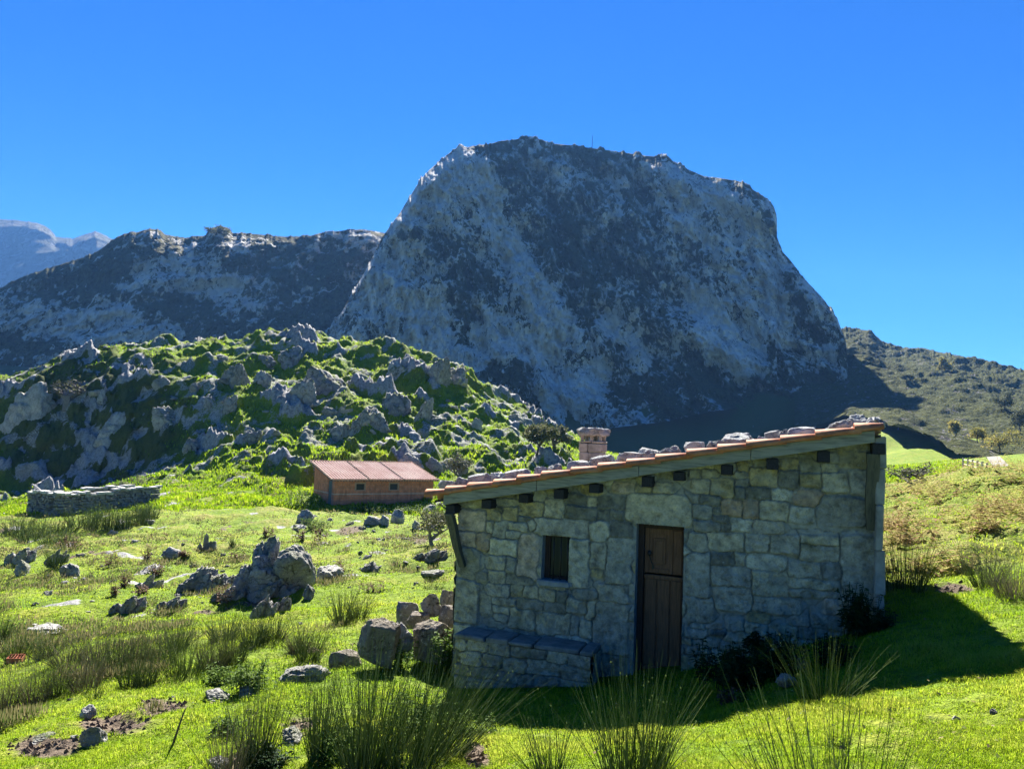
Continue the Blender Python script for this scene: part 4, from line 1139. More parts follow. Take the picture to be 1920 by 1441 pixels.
# roof sheet of barrel tiles, ribs run down the slope
nx_, ny_ = 460, 34
xg = np.linspace(-0.45, BL + 0.3, nx_); yg = np.linspace(-0.45, BD + 0.35, ny_)
Xg, Yg = np.meshgrid(xg, yg); ph = Xg / 0.27
co_ = np.cos(2 * np.pi * ph)
prof = np.sign(co_) * np.sqrt(np.abs(co_)) * 0.075
Zg = BH + 0.10 + (BHB - BH) * Yg / BD + prof + ((Yg / 0.4) % 1.0) * -0.025 + 0.02 * perlin(Xg / 2.0, Yg / 2.0, 0 * Xg)
tm = mesh_np("barn_roof", np.stack([Xg, Yg, Zg], -1).reshape(-1, 3), grid_faces(ny_, nx_), {"trough_shade": sst(0.05, -0.5, co_).ravel() * 0.85})
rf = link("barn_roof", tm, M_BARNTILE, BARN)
sm = rf.modifiers.new("thick", 'SOLIDIFY'); sm.thickness = 0.04; sm.offset = -1
M_SEAM = m_plain("dark_seam_tile", (0.10, 0.065, 0.055), 0.9, 0.4, 4, 0.3)
for xs_ in (-0.42, 3.15, 6.55, BL + 0.27):                      # rows of dark ridge tiles across the sheet
    bm = bmesh.new(); q = -0.42
    while q < BD + 0.25:
        z_ = BH + 0.13 + (BHB - BH) * q / BD
        vs = box(bm, (xs_ - 0.09, q, z_), (xs_ + 0.09, q + 0.34, z_ + 0.10), 0.02); q += 0.40
    link("seam_tiles", bm_mesh("seam_tiles", bm), M_SEAM if 0 < xs_ < 9 else M_TILEOLD, rf)
for z_, y_, nm in ((BHB + 0.22, BD + 0.28, "ridge_tiles"), (BH + 0.06, -0.42, "eave_tiles")):
    bm = bmesh.new(); q = -0.42
    while q < BL + 0.25:
        box(bm, (q, y_ - 0.1, z_ - 0.05), (q + 0.15, y_ + 0.12, z_ + 0.07), 0.03); q += 0.27
    link(nm, bm_mesh(nm, bm), M_TILEOLD, rf)

# ------------------------------------------------------------------ the ruined dry-stone wall
WALL = bpy.data.objects.new("stone_wall", None); COL.objects.link(WALL)
wa = at(102, 968, 58.0); wb = at(296, 946, 64.0)
WALL.location = Vector(wa); wd_ = Vector((wb[0] - wa[0], wb[1] - wa[1], 0)); WLEN = wd_.length
wang = math.atan2(wd_.y, wd_.x); WALL.rotation_euler = (0, 0, wang)
tag(WALL, "roofless ruin of grey dry-stone wall standing in the meadow behind rushes", "wall")
zend = wb[2] - wa[2]
rw = random.Random(17)
def drystone(name, length, base_f, top_f, place, seed):
    r_ = random.Random(seed); bm = bmesh.new(); z = -0.7
    while z < 2.6:
        h = r_.uniform(0.13, 0.24); x = r_.uniform(-0.2, 0)
        while x < length:
            w_ = r_.choice([0.16, 0.25, 0.35, 0.5, 0.75]); xe = min(x + w_, length)
            zb = base_f(x) + z
            if xe - x > 0.08 and zb + h * 0.5 < top_f(x) + r_.uniform(-0.06, 0.06):
                o_ = r_.uniform(-0.10, 0.06)
                vs = box(bm, (x + 0.01, -0.30 + o_, zb + 0.018), (xe - 0.03, 0.30, zb + h - 0.012), 0.014, 0.05, r_)
            x += w_
        z += h
    for v_ in bm.verts: v_.co = place(v_.co)
    ob = link(name, bm_mesh(name, bm), M_DRY, WALL)
    bm = bmesh.new(); x = -0.1                                      # flat coping stones
    while x < length - 0.1:
        zt = top_f(x) + r_.uniform(-0.05, 0.04); w_ = r_.uniform(0.3, 0.75); hh = r_.uniform(0.09, 0.20)
        box(bm, (x, -0.40 + r_.uniform(-.08, .08), zt - 0.02), (min(x + w_ - 0.03, length + 0.05), 0.36, zt + hh), 0.03, 0.04, r_)
        x += w_
    for v_ in bm.verts: v_.co = place(v_.co)
    link("coping", bm_mesh("coping", bm), M_COPE, ob)
    return ob
M_COPE = m_plain("sunlit_coping_stone", (0.42, 0.41, 0.385), 0.9, 0.4, 3, 0.5)  # paler than the wall: sunlight on the top put into the colour
M_DRY = m_limestone("dry_stone", (0.12, 0.12, 0.12), (0.34, 0.33, 0.31), 2.6, 0.0)
ztl = hl  # (kept for readability of the two helpers below)
t0_ = at(100, 928, 58.0)[2] - wa[2]; t1_ = at(296, 917, 64.0)[2] - wa[2]
def topf(x): return t0_ + (t1_ - t0_) * x / WLEN + 0.14 * float(fbm(np.array(x / 1.3), np.array(0.3), np.array(2.2), 3)) + (0.22 if x > WLEN * 0.45 else 0)
drystone("long_wall", WLEN, lambda x: zend * x / WLEN, topf, lambda p: p, 1)
drystone("end_wall", 5.0, lambda x: 0.0 * x, lambda x: t0_ + 0.05 + 0.1 * float(fbm(np.array(x), np.array(7.3), np.array(0.2), 2)) - 0.13 * max(0, x - 2), lambda p: Vector((p.y * 1.0 - 0.02, p.x + 0.35, p.z)), 2)
drystone("back_wall", WLEN, lambda x: zend * x / WLEN, lambda x: topf(x) - 0.3, lambda p: Vector((p.x, p.y + 5.2, p.z)), 3)

# ------------------------------------------------------------------ rocks
def rock_mesh(name, seed, kind):
    r = np.random.RandomState(seed)
    bm = bmesh.new(); bmesh.ops.create_icosphere(bm, subdivisions=5, radius=1.0)
    bm.verts.ensure_lookup_table()
    D = np.array([v.co[:] for v in bm.verts]); F = np.array([[v.index for v in f.verts] for f in bm.faces]); bm.free()
    R = np.full(len(D), 1.35)
    pl = []
    if kind == "block":
        for ax in range(3):
            for sg in (-1, 1):
                n = r.normal(0, 0.27, 3); n[ax] = sg; pl.append((n, r.uniform(0.62, 0.78)))
        for k in range(10):
            n = r.normal(size=3); pl.append((n, r.uniform(0.74, 0.95)))
    else:
        for k in range({"karst": 12, "slab": 12, "round": 16}[kind]):
            n = r.normal(size=3); n[2] *= (0.6 if kind != "slab" else 1.3)
            pl.append((n, r.uniform(0.58, 0.92)))
    for n, off in pl:
        n = n / np.linalg.norm(n); dd = D @ n
        R = np.minimum(R, np.where(dd > 0.05, off / np.maximum(dd, 0.05), 9))
    P = D * R[:, None]
    s = seed * 3.17
    x, y, z = P[:, 0], P[:, 1], P[:, 2]
    disp = 0.10 * fbm(x * 1.6 + s, y * 1.6, z * 1.6, 5, 0.55)
    fine = 0.035 * ridged(x * 5 + s, y * 5, z * 4, 4, 0.6) - 0.02
    if kind == "karst":
        disp = disp + 0.20 * ridged(x * 2.4 + s, y * 2.4, z * 0.8, 5, 0.6) - 0.14 + 0.05 * fbm(x * 7 + s, y * 7, z * 3, 3) + fine
    elif kind == "slab":
        disp = disp + 0.12 * ridged(x * 1.2 + s, y * 3.4, z * 4, 4, 0.6) - 0.07 + fine
    elif kind == "block":
        disp = 0.4 * disp + 0.03 * ridged(x * 2.5 + s, y * 2.5, z * 2.5, 4) - 0.02 + 0.4 * fine
    else:
        disp = disp + 0.09 * ridged(x * 2.2 + s, y * 2.2, z * 2.2, 4, 0.6) - 0.05 + fine
    P = P * (1 + disp)[:, None]
    P[:, 2] = np.maximum(P[:, 2], -0.75)
    lo, hi = P.min(0), P.max(0)
    P = (P - (lo + hi) / 2) / (hi - lo)
    P[:, 2] += 0.5                                     # unit box, base at z = 0
    return mesh_np(name, P, F)
ROCKS = {}
for kind, mat in (("block", M_FIELD), ("karst", M_ROCKBIG), ("slab", M_ROCK), ("round", M_ROCK)):
    ROCKS[kind] = []
    for k in range(5):
        me = rock_mesh("rock", 10 + k + 20 * len(ROCKS), kind); me.materials.append(mat); ROCKS[kind].append(me)
def lobes(name, parts, mat):
    Vs, Fs, n = [], [], 0
    for (me, sc, loc, rz) in parts:
        v = np.zeros(len(me.vertices) * 3, np.float32); me.vertices.foreach_get("co", v); v = v.reshape(-1, 3) * np.array(sc)
        c_, s_ = math.cos(rz), math.sin(rz); v = np.stack([v[:, 0] * c_ - v[:, 1] * s_, v[:, 0] * s_ + v[:, 1] * c_, v[:, 2]], 1) + np.array(loc)
        f = np.zeros(len(me.loops), np.int32); me.loops.foreach_get("vertex_index", f); Vs.append(v); Fs.append(f.reshape(-1, 3) + n); n += len(v)
    me = mesh_np(name, np.concatenate(Vs), np.concatenate(Fs)); me.materials.append(mat); return me
def strata_mesh(seed):
    """a small outcrop of tilted limestone plates grown together"""
    r = random.Random(seed); parts = []
    n = r.choice([5, 6, 7])
    for k in range(n):
        t = (k + 0.5) / n - 0.5
        hgt = r.uniform(0.35, 0.9) * (1 - 1.1 * abs(t))
        parts.append((ROCKS[r.choice(["slab", "karst", "slab"])][r.randrange(5)], (r.uniform(0.28, 0.5), r.uniform(0.45, 0.9), 0.35 + 0.7 * hgt), (t * 0.85, r.uniform(-0.25, 0.25), -0.12), r.uniform(-0.5, 0.5)))
    me = lobes("rock", parts, M_ROCK)
    v = np.zeros(len(me.vertices) * 3, np.float32); me.vertices.foreach_get("co", v); v = v.reshape(-1, 3)
    v[:, 0] += 0.3 * v[:, 2]                                        # the beds lean over
    lo, hi = v.min(0), v.max(0); v = (v - (lo + hi) / 2) / (hi - lo); v[:, 2] += 0.5
    me.vertices.foreach_set("co", v.ravel()); me.update(); return me
ROCKS["strata"] = [strata_mesh(40 + k) for k in range(5)]
rk = random.Random(77)
def put_rock(px0, py0, px1, py1, kind, label=None, group=None, depth=0.9, sink=0.18, rz=None, Y=None, var=None, tilt=0.1):
    cx = (px0 + px1) / 2
    p = ground_at(cx, py1) if Y is None else Vector(at(cx, py1, Y))
    s = p.y / FPX
    w, h = (px1 - px0) * s, (py1 - py0) * s
    me = ROCKS[kind][rk.randrange(5) if var is None else var]
    dpt = max(w, h) * depth * 0.9
    if kind == "slab" and p.y < 60:                # seen from above: most of its height in the picture is depth
        dpt = max(dpt, 1.6 * h); h *= 0.5
    o = bpy.data.objects.new("boulder" if max(w, h) > 1.2 else "rock", me); COL.objects.link(o)
    o.scale = (w * 1.04, dpt, h * (1 + sink))
    o.rotation_euler = (rk.uniform(-tilt, tilt), rk.uniform(-tilt, tilt), rk.uniform(-0.35, 0.35) if rz is None else rz)
    o.location = p + Vector((0, dpt * 0.36, -h * sink))
    tag(o, label or "grey limestone rock half sunk in the meadow grass", "rock", group)
    return o

# outcrops on the knoll
KN = [(520,632,582,686,"karst","tall fluted grey outcrop at the top of the grassy knoll"),
 (548,676,664,742,"karst","longest grey karst outcrop slanting across the knoll's upper face"),(527,700,585,742,"karst","low pointed grey outcrop at the lower end of the long slanting one"),
 (706,642,774,712,"karst","upright jagged grey crag on the skyline of the knoll"),
 (788,664,840,714,"karst","grass-capped grey crag beside the upright one on the knoll's skyline"),(836,680,878,718,"karst","last grey crag where the knoll's skyline drops to the mountain meadow"),
 (714,724,770,784,"karst","pyramid-shaped grey outcrop in the middle of the knoll"),(771,732,804,784,"karst","narrow grey outcrop beside the pyramid-shaped one"),
 (636,750,722,806,"karst","broad dark grey outcrop below the pyramid-shaped one on the knoll"),(602,784,655,824,"karst","dark outcrop with a grassy lip above the brick barn"),
 (880,782,902,802,"round","rounded pale boulder low on the knoll toward the thorn tree"),(794,858,829,884,"round","pale boulder just behind the barn roof's far corner"),
 (746,852,791,876,"round","mossy grey boulder touching the ridge of the barn roof"),(858,868,876,888,"round","small pale boulder inside the grey bare bush"),
 (400,668,462,720,"karst","smooth light grey face of rock high on the knoll"),(466,688,498,718,"karst","two-toothed small grey outcrop by the smooth light face"),
 (476,662,515,684,"karst","ledge of grey rock above the two-toothed outcrop"),(410,732,441,774,"karst","square grey outcrop on the knoll's middle terrace"),
 (375,740,401,771,"karst","white-edged grey rock beside the square outcrop"),(283,707,322,727,"round","low dark rounded rock under the grassy crest of the knoll"),
 (352,711,368,733,"round","small upright grey stone below the knoll's crest"),(168,764,236,834,"slab","large pale slab face in the shaded cliff of the knoll"),
 (282,752,334,796,"karst","pale streaked rock at the edge of the shaded cliff"),(-12,698,96,812,"slab","big sloping grey slab at the shaded end of the knoll"),
 (174,726,200,766,"karst","narrow pale rock above the large pale slab face"),(26,862,88,896,"slab","pale slanting slab at the foot of the shaded cliff"),
 (440,800,485,832,"karst","dark outcrop in the grassy slope above the barn's door end"),(330,812,372,846,"karst","dark bulging rock at the corner of the shaded cliff")]
for x0, y0, x1, y1, kd, lb in KN:
    o = put_rock(x0, y0 + 0.22 * (y1 - y0), x1, y1 + 3, kd, lb, None, 0.9, 0.55, tilt=0.2)
    o["group"] = "limestone outcrops on the knoll"
n_k = 0
while n_k < 80:
    px, py = rk.uniform(20, 1050), rk.uniform(640, 900)
    p = ground_at(px, py)
    if not (72 < p.y < 135) or py < 618 + 0.10 * abs(px - 560): continue
    if px > 580 and px < 830 and py > 850: continue
    if px < 330 and py > 840 and rk.random() < 0.7: continue
    s = rk.choice([4, 5, 6, 8, 10, 12, 20]) * (0.8 if px > 880 else 1)
    put_rock(px - s, py - s * rk.uniform(0.4, 0.75), px + s, py, rk.choice(["karst", "strata", "slab"]), "small grey limestone rock poking out of the hummocky grass of the knoll", "small rocks scattered over the knoll", 0.9, 0.35, rz=rk.uniform(-3, 3), tilt=0.25)
    n_k += 1

# the big cracked boulder: three lobes grown together
p = ground_at(510, 1118); s = p.y / FPX
K_, R_ = ROCKS["karst"], ROCKS["round"]
B_ = ROCKS["block"]
T_ = ROCKS["strata"]
bme = lobes("boulder", [(R_[2], (84 * s, 76 * s, 104 * s), (32 * s, 18 * s, -12 * s), 0.25), (K_[2], (70 * s, 66 * s, 118 * s), (-22 * s, 34 * s, -10 * s), -0.3),
    (R_[4], (66 * s, 60 * s, 84 * s), (-14 * s, 4 * s, -10 * s), 0.9), (T_[0], (84 * s, 60 * s, 66 * s), (-42 * s, 14 * s, -10 * s), 0.2), (T_[2], (90 * s, 50 * s, 46 * s), (6 * s, -12 * s, -8 * s), 0.1)], M_ROCK)
o = link("boulder", bme); o.location = p
tag(o, "largest boulder in the meadow, cracked into two heads of grey limestone", "boulder")

ME = [(585,1040,632,1092,"slab","tilted grey slab wrapped in dry weeds beside the big cracked boulder"),(566,1098,587,1124,"round","small upright stone at the foot of the big cracked boulder"),
 (466,1120,516,1157,"strata","pair-edged grey slab in the grass in front of the big cracked boulder"),(512,1120,543,1147,"strata","pointed grey slab next to the pair-edged one"),
 (332,1068,428,1110,"strata","long dark slanting ledge of rock in the meadow"),(244,1077,295,1106,"strata","low dark ledge with weeds beside the long slanting one"),
 (197,1120,262,1150,"strata","broken row of dark grey rock teeth in the meadow"),(285,1118,340,1146,"strata","layered grey slab next to the row of rock teeth"),
 (388,1102,452,1128,"strata","pale flat rock under the reddish dock plant"),(300,1028,340,1048,"round","small dark double rock alone in the meadow grass"),
 (0,1024,52,1056,"strata","pale rubble-like rock at the meadow's edge below the ruin"),(54,1017,79,1031,"slab","flat white-topped rock below the ruin's rushes"),
 (82,1030,118,1058,"strata","pale crumbly rock with a rush tuft growing on it"),(22,1051,48,1080,"round","dark-sided rock beside the pale rubble-like one"),
 (106,1060,130,1082,"round","white-topped stone under the dark rush tuft"),(122,1056,148,1080,"round","dark round stone touching the white-topped one"),
 (40,1164,104,1194,"slab","flat pale slab in front of the rush belt"),(368,1000,400,1032,"strata","stepped grey rock in the middle of the meadow"),
 (772,1028,836,1054,"strata","row of dark toothed rock behind the hut's low corner"),(788,1064,832,1082,"slab","pale flat rock on the grass behind the hut's low corner"),
 (664,1054,712,1072,"strata","low white-edged rocks in the grass between boulder and hut"),
 (682,968,716,985,"round","grey rock in the bank below the barn, first of three"),(711,966,731,985,"round","grey rock in the bank below the barn, middle of three"),(729,956,757,982,"round","tallest grey rock in the bank below the barn"),
 (772,976,789,992,"round","small grey rock by the bare shrub below the barn"),(552,957,585,982,"round","grey rock with a shaded side on the path up to the barn door"),(783,948,816,962,"slab","flat tan slab at the barn's far end"),
 (140,1328,170,1350,"round","dark pointed rock above the muddy ground"),(42,1376,87,1396,"slab","grey streaked flat rock in the mud near the lower edge"),(143,1366,189,1402,"round","brown-topped rock bedded in the mud"),
 (366,1284,425,1317,"slab","pale flat slab beside the leafy weed bank"),(432,1281,480,1309,"slab","small pale rock half under the leafy weed bank"),(378,1414,427,1442,"slab","grey rock under the rushes at the lower edge"),
 (512,1224,607,1280,"slab","biggest flat pale slab in the grass between rushes and hut"),(616,1223,674,1252,"block","low brown wedge of rock beside the biggest flat slab"),
 (514,1350,562,1400,"slab","bare pale slab seen through the tall rushes")]
for x0, y0, x1, y1, kd, lb in ME:
    put_rock(x0, y0, x1, y1, kd, lb, None, 0.9 if kd != "slab" else 1.3, 0.5 if kd == "slab" else 0.25, tilt=0.12)
# sandstone blocks heaped against the hut's low corner
HB = [(660,1150,727,1234,"block","big brown block leaning at the front of the heap by the hut",1),(684,1180,734,1230,"block","dark wedge leaning on the big brown block",2),
 (722,1172,773,1218,"karst","whitest rock in the heap by the hut",0),(740,1132,783,1176,"block","brown angular rock at the back of the heap",3),
 (764,1148,808,1180,"block","dark grey rock in the middle of the heap",4),(788,1115,829,1153,"round","rounded brown rock perched on top of the heap",1),
 (826,1106,862,1144,"block","top rock of the heap touching the hut corner",0),(822,1138,856,1178,"block","pale-edged rock under the top one at the hut corner",2),
 (776,1167,852,1236,"block","square flat-topped block right against the hut corner",1)]
for i, (x0, y0, x1, y1, kd, lb, va) in enumerate(HB):
    Yh = [9.9, 10.0, 10.2, 11.6, 11.2, 11.4, 11.8, 11.3, 10.35][i]
    o = put_rock(x0, y0, x1, y1, kd, lb, None, 0.75, 0.12, Y=Yh, var=va, tilt=0.22)
    if i == 0: o.rotation_euler = (0.12, 0.30, 0.35); o.scale.z *= 0.86
    o["group"] = "heap of blocks beside the hut"
# loose small stones in the meadow
n_m = 0
while n_m < 210:
    if rk.random() < 0.3: px, py = rk.uniform(0, 850), rk.uniform(975, 1420)
    elif rk.random() < 0.5: px, py = rk.gauss(250, 170), rk.gauss(1085, 45)
    else: px, py = rk.gauss(690, 110), rk.gauss(1000, 40)
    if not (0 < px < 855 and 950 < py < 1430): continue
    p = ground_at(px, py)
    a_, b_ = hut_local(p.x, p.y)
    if p.y > 64 or (WL - 0.6 < a_ < WR + 0.5 and -0.7 < b_ < 5): continue
    s = rk.choice([2, 2.5, 3, 4, 5, 6, 9])
    put_rock(px - s, py - s * rk.uniform(0.5, 1.0), px + s, py, rk.choice(["slab", "strata", "karst"]), "small loose grey stone lying in the meadow grass", "loose stones in the meadow", 1, 0.4, rz=rk.uniform(-3, 3))
    n_m += 1
for (px, py, s, lb) in ((1795,1352,8,"dark fist-sized stone on the sunny grass in front of the hut's shadow"),(1866,1338,7,"grey stone on the sunny grass, nearer the frame's edge than the dark one"),(1480,1290,20,"stone at the foot of the rush tuft beside the hut shadow"),(1500,1258,24,"rounded stone against the hut wall under the dark weeds")):
    put_rock(px - s, py - s, px + s, py, "round", lb, None, 1, 0.25)

# stones weighing the hut roof down
RSN = [(838,904,26,10),(873,897,40,13),(901,892,44,14),(939,888,36,12),(972,884,50,15),(1017,878,28,12),(1045,873,36,13),(1090,867,42,11),(1132,858,46,22),(1168,853,36,14),(1190,851,44,13),(1222,842,54,22),
 (1265,840,42,18),(1305,832,36,20),(1337,831,34,17),(1385,816,70,27),(1430,821,24,10),(1452,812,32,18),(1474,809,22,16),(1508,805,52,20),(1576,791,64,26),(1612,781,40,24),(1637,786,42,18),(1245,845,26,12),(1355,830,22,10)]
RLB = {8: "dark stone beside the chimney on the hut roof", 15: "biggest pale stone on the hut roof, past the middle of the slope", 20: "long pale stone near the high end of the hut roof", 21: "pointed stone behind the last two on the high end of the hut roof",
       22: "last stone at the top corner of the hut roof", 11: "pale hump-backed stone just above the door on the hut roof", 0: "lowest stone at the eave corner of the hut roof"}
for i, (px, ytop, w_, h_) in enumerate(RSN):
    y0_ = 0.22 + 0.35 * rk.random() + (0.25 if i == 21 else 0)
    xx, zz = hl(px, ytop, y0_)
    dep = HUTP[1] + xx * HD[1] + y0_ * HN[1]; sc = dep / FPX
    zb = zu(xx) + BT + 0.03
    hh = max(0.11, zz - zb + 0.03)
    o = bpy.data.objects.new("roof_stone", ROCKS[rk.choice(["karst", "round", "block"])][rk.randrange(5)].copy()); COL.objects.link(o)
    o.data.materials.clear(); o.data.materials.append(M_ROOFROCK)
    wl = HUT.location + Vector((HD[0] * xx + HN[0] * y0_, HD[1] * xx + HN[1] * y0_, zb - 0.02))
    o.location = wl; o.scale = (w_ * sc * 1.05, w_ * sc * rk.uniform(0.7, 1.0), hh + 0.025); o.rotation_euler = (0, -math.atan(RS) * 0.7, -HA + rk.uniform(-0.4, 0.4))
    tag(o, RLB.get(i, "grey limestone weight stone resting on the hut's roof tiles"), "roof stone", "stones weighing down the hut roof")
# further rows of the same stones across the roof, away from the verge

# ------------------------------------------------------------------ plants
def ribbons(paths, rad, tint, sides=3):
    """paths (n,k,3) stems as thin 3-sided tubes; rad (n,k); tint (n,k)."""
    n, k, _ = paths.shape
    t = np.gradient(paths, axis=1); t /= np.linalg.norm(t, axis=2, keepdims=True) + 1e-9
    ref = np.where(np.abs(t[..., 2:3]) > 0.9, np.array([1.0, 0, 0]), np.array([0, 0, 1.0]))
    a = np.cross(t, ref); a /= np.linalg.norm(a, axis=2, keepdims=True) + 1e-9
    b = np.cross(t, a)
    ring = np.stack([paths + rad[..., None] * (math.cos(2 * math.pi * q / sides) * a + math.sin(2 * math.pi * q / sides) * b) for q in range(sides)], 2)   # n,k,s,3
    idx = np.arange(n * k * sides).reshape(n, k, sides)
    F = np.stack([idx[:, :-1], np.roll(idx, -1, 2)[:, :-1], np.roll(idx, -1, 2)[:, 1:], idx[:, 1:]], -1).reshape(-1, 4)
    return ring.reshape(-1, 3), F, np.repeat(tint[..., None], sides, 2).ravel()

def rush_mesh(name, seed, n, h, spread, lean=(0, 0), thick=0.0028, dry=0.25, k=5, heads=0.35, foot=0.25, wild=0.5):
    r = np.random.RandomState(seed)
    ang = r.uniform(0, 2 * np.pi, n); rr = np.sqrt(r.uniform(0, 1, n))
    base = np.stack([np.cos(ang), np.sin(ang), 0 * ang], 1) * (rr * spread * foot)[:, None]
    L = h * (0.35 + 0.7 * r.uniform(0, 1, n) ** 0.8)
    out = rr * spread * 0.62 / h * r.uniform(0.3, 1.5, n) + r.normal(0, 0.09, n)
    az = ang + r.normal(0, 0.5, n)
    d = np.stack([np.cos(az) * out + lean[0] * r.uniform(0.3, 1.2, n), np.sin(az) * out + lean[1], np.ones(n)], 1)
    d /= np.linalg.norm(d, axis=1, keepdims=True)
    s = np.linspace(0, 1, k)
    old = r.uniform(0, 1, n) < 0.22
    L = np.where(old, L * r.uniform(0.35, 0.75, n), L)
    droop = np.where(old, r.uniform(0.5, 1.6, n), 1.0) * r.uniform(0.1, max(wild, 0.12), n) * (0.35 + 0.65 * r.uniform(0, 1, n) ** 2)
    P = base[:, None] + d[:, None] * (s[None, :, None] * L[:, None, None])
    bend = np.stack([d[:, 0], d[:, 1], -0.6 * np.hypot(d[:, 0], d[:, 1])], 1)
    P = P + bend[:, None] * ((s ** 2)[None, :, None] * (L * droop)[:, None, None])
    rad = thick * (1 - 0.75 * s[None]) * r.uniform(0.7, 1.3, n)[:, None]
    tint = np.clip(np.where(old | (r.uniform(0, 1, n) < dry), r.uniform(0.6, 1.0, n), r.uniform(0.0, 0.45, n))[:, None] + 0.38 * s[None] ** 2 - 0.1, 0, 1)
    V, F, T = ribbons(P, rad, tint)
    if heads > 0:                                                   # small brown flower tufts below the tips
        q = np.nonzero(r.uniform(0, 1, n) < heads)[0]
        c = P[q, -2] * 0.6 + P[q, -1] * 0.4
        m = len(q); sz = thick * r.uniform(1.1, 2.0, m)
        o = np.array([[1, 0, 0], [-1, 0, 0], [0, 1, 0], [0, -1, 0], [0, 0, 1.6], [0, 0, -1.6]])
        HV = (c[:, None] + o[None] * sz[:, None, None]).reshape(-1, 3)
        fq = np.array([[0, 2, 4, 4], [2, 1, 4, 4], [1, 3, 4, 4], [3, 0, 4, 4], [2, 0, 5, 5], [1, 2, 5, 5], [3, 1, 5, 5], [0, 3, 5, 5]])
        fq = np.array([[0, 4, 1, 5], [2, 4, 3, 5], [0, 2, 1, 3]])
        HF = (np.arange(m)[:, None, None] * 6 + fq[None]).reshape(-1, 4) + len(V)
        V = np.concatenate([V, HV]); F = np.concatenate([F, HF]); T = np.concatenate([T, np.full(len(HV), 0.30)])
    return mesh_np(name, V, F, {"tint": T}, smooth=False)

def put(name, me, p, label, cat, group=None, rz=0.0, sc=1.0):
    o = bpy.data.objects.new(name, me); COL.objects.link(o)
    o.location = p; o.rotation_euler = (0, 0, rz); o.scale = (sc, sc, sc) if np.isscalar(sc) else sc
    return tag(o, label, cat, group)

pr = random.Random(31)
def rush(px, py, hp, wp, n, label, group=None, lean=(0, 0), thick=1.0, dry=0.2, mat=None, lo=2.2, wild=0.5, foot=0.25, heads=0.3):
    p = ground_at(px, py, lo)
    s = p.y / FPX
    h, w = hp * s, wp * s
    me = rush_mesh("rush_clump", pr.randrange(99999), n, h * 1.08, w, lean, max(0.0025, 0.42 * s) * thick, dry, 5, heads, foot, wild)
    me.materials.append(mat or M_RUSH)
    return put("rush_clump", me, p - Vector((0, 0, 0.03)), label, "rush clump", group)

# big clumps close to the camera
rush(690, 1446, 236, 200, 400, "tall green rush clump in the middle of the lower edge", lean=(0.06, 0), dry=0.3, foot=0.22)
rush(600, 1424, 178, 80, 210, "dark upright rush clump with a straw-brown base", lean=(0.02, 0), dry=0.45, wild=0.2)
rush(815, 1420, 215, 180, 330, "rush clump with pale stems fanning out over the hut's shadow", lean=(0.55, 0), dry=0.25, wild=0.35)
rush(770, 1452, 190, 150, 240, "green rush clump beside the one that fans out over the shadow", lean=(0.2, 0), dry=0.3)
rush(478, 1446, 175, 90, 220, "thin dark rush clump by the bare pale slab", dry=0.35, wild=0.2)
rush(425, 1462, 140, 90, 130, "sparse brownish rush clump over the grey rock", dry=0.6, wild=0.3, mat=M_RUSHDRY)
rush(1030, 1462, 120, 110, 110, "small fanned rush tuft in the shadow's sunny edge", lean=(-0.15, 0), wild=0.6)
rush(1180, 1462, 215, 190, 240, "rush clump with brown seed heads in front of the hut door", dry=0.3, heads=0.3)
rush(1225, 1440, 170, 110, 90, "thin rush stems beside the clump in front of the hut door", dry=0.3, heads=0.25)
rush(1560, 1545, 270, 300, 150, "sparse tall rush clump springing from below the frame on the sunny grass", wild=0.35, dry=0.15, foot=0.35, thick=1.15)
rush(1545, 1312, 135, 170, 150, "spreading rush tuft where the hut's shadow meets the sun", dry=0.25, wild=0.5, heads=0.25)
rush(1695, 1104, 112, 95, 260, "tall dense rush clump rising beside the hut's high corner", dry=0.05, wild=0.25, foot=0.4, heads=0.1)
rush(1722, 1112, 84, 40, 90, "narrow rush clump at the end of the tall dense one", dry=0.1, wild=0.2)
rush(1850, 1100, 84, 100, 200, "dark green rush clump on the bank behind the shadow's tip", dry=0.3)
rush(1902, 1118, 96, 120, 240, "pale grey arching rush clump on the bank at the frame's edge", dry=0.7, mat=M_RUSHDRY, wild=0.9)
rush(1810, 1075, 50, 60, 90, "small grey rush tuft behind the dark green one on the bank", dry=0.6, mat=M_RUSHDRY)
# the belt of rushes across the meadow
BELT = [(130,1243,92,120),(215,1262,95,95),(300,1246,88,100),(345,1264,112,120),(398,1254,100,100),(436,1244,96,80),(474,1208,74,90),(512,1200,64,90),(560,1222,60,70),(30,1238,80,70),(12,1335,105,75),(60,1322,88,80),
        (108,1304,96,90),(160,1292,88,90),(85,1234,62,70),(272,1288,66,70),(180,1250,84,90),(0,1205,62,50),(255,1250,92,90),(420,1200,60,90),(330,1215,60,100)]
for (px, py, hp, wp) in BELT:
    rush(px, py, hp * pr.uniform(0.75, 1.05), wp * 0.8, 240, "grey-green rush clump in the dense belt across the meadow", "rush clumps in the belt across the meadow", dry=0.3, foot=0.3, wild=0.9, thick=0.85, mat=M_RUSHDRY if pr.random() < 0.4 else None)
rush(242, 1288, 80, 55, 130, "narrow upright rush clump standing clear at the front of the belt", wild=0.3, dry=0.15)
rush(180, 1310, 44, 46, 60, "tiny rush tuft alone in the grass in front of the belt", wild=0.6)
rush(578, 1238, 84, 80, 170, "rush clump behind the biggest flat slab", lean=(0.1, 0), dry=0.3)
rush(642, 1168, 74, 70, 170, "rush clump between the big boulder and the heap of blocks", dry=0.4)
rush(672, 1158, 56, 55, 110, "low rush tuft just behind the heap of blocks", dry=0.4)
rush(103, 1066, 46, 44, 110, "dark rush tuft growing between the pale rocks in the meadow", dry=0.2)
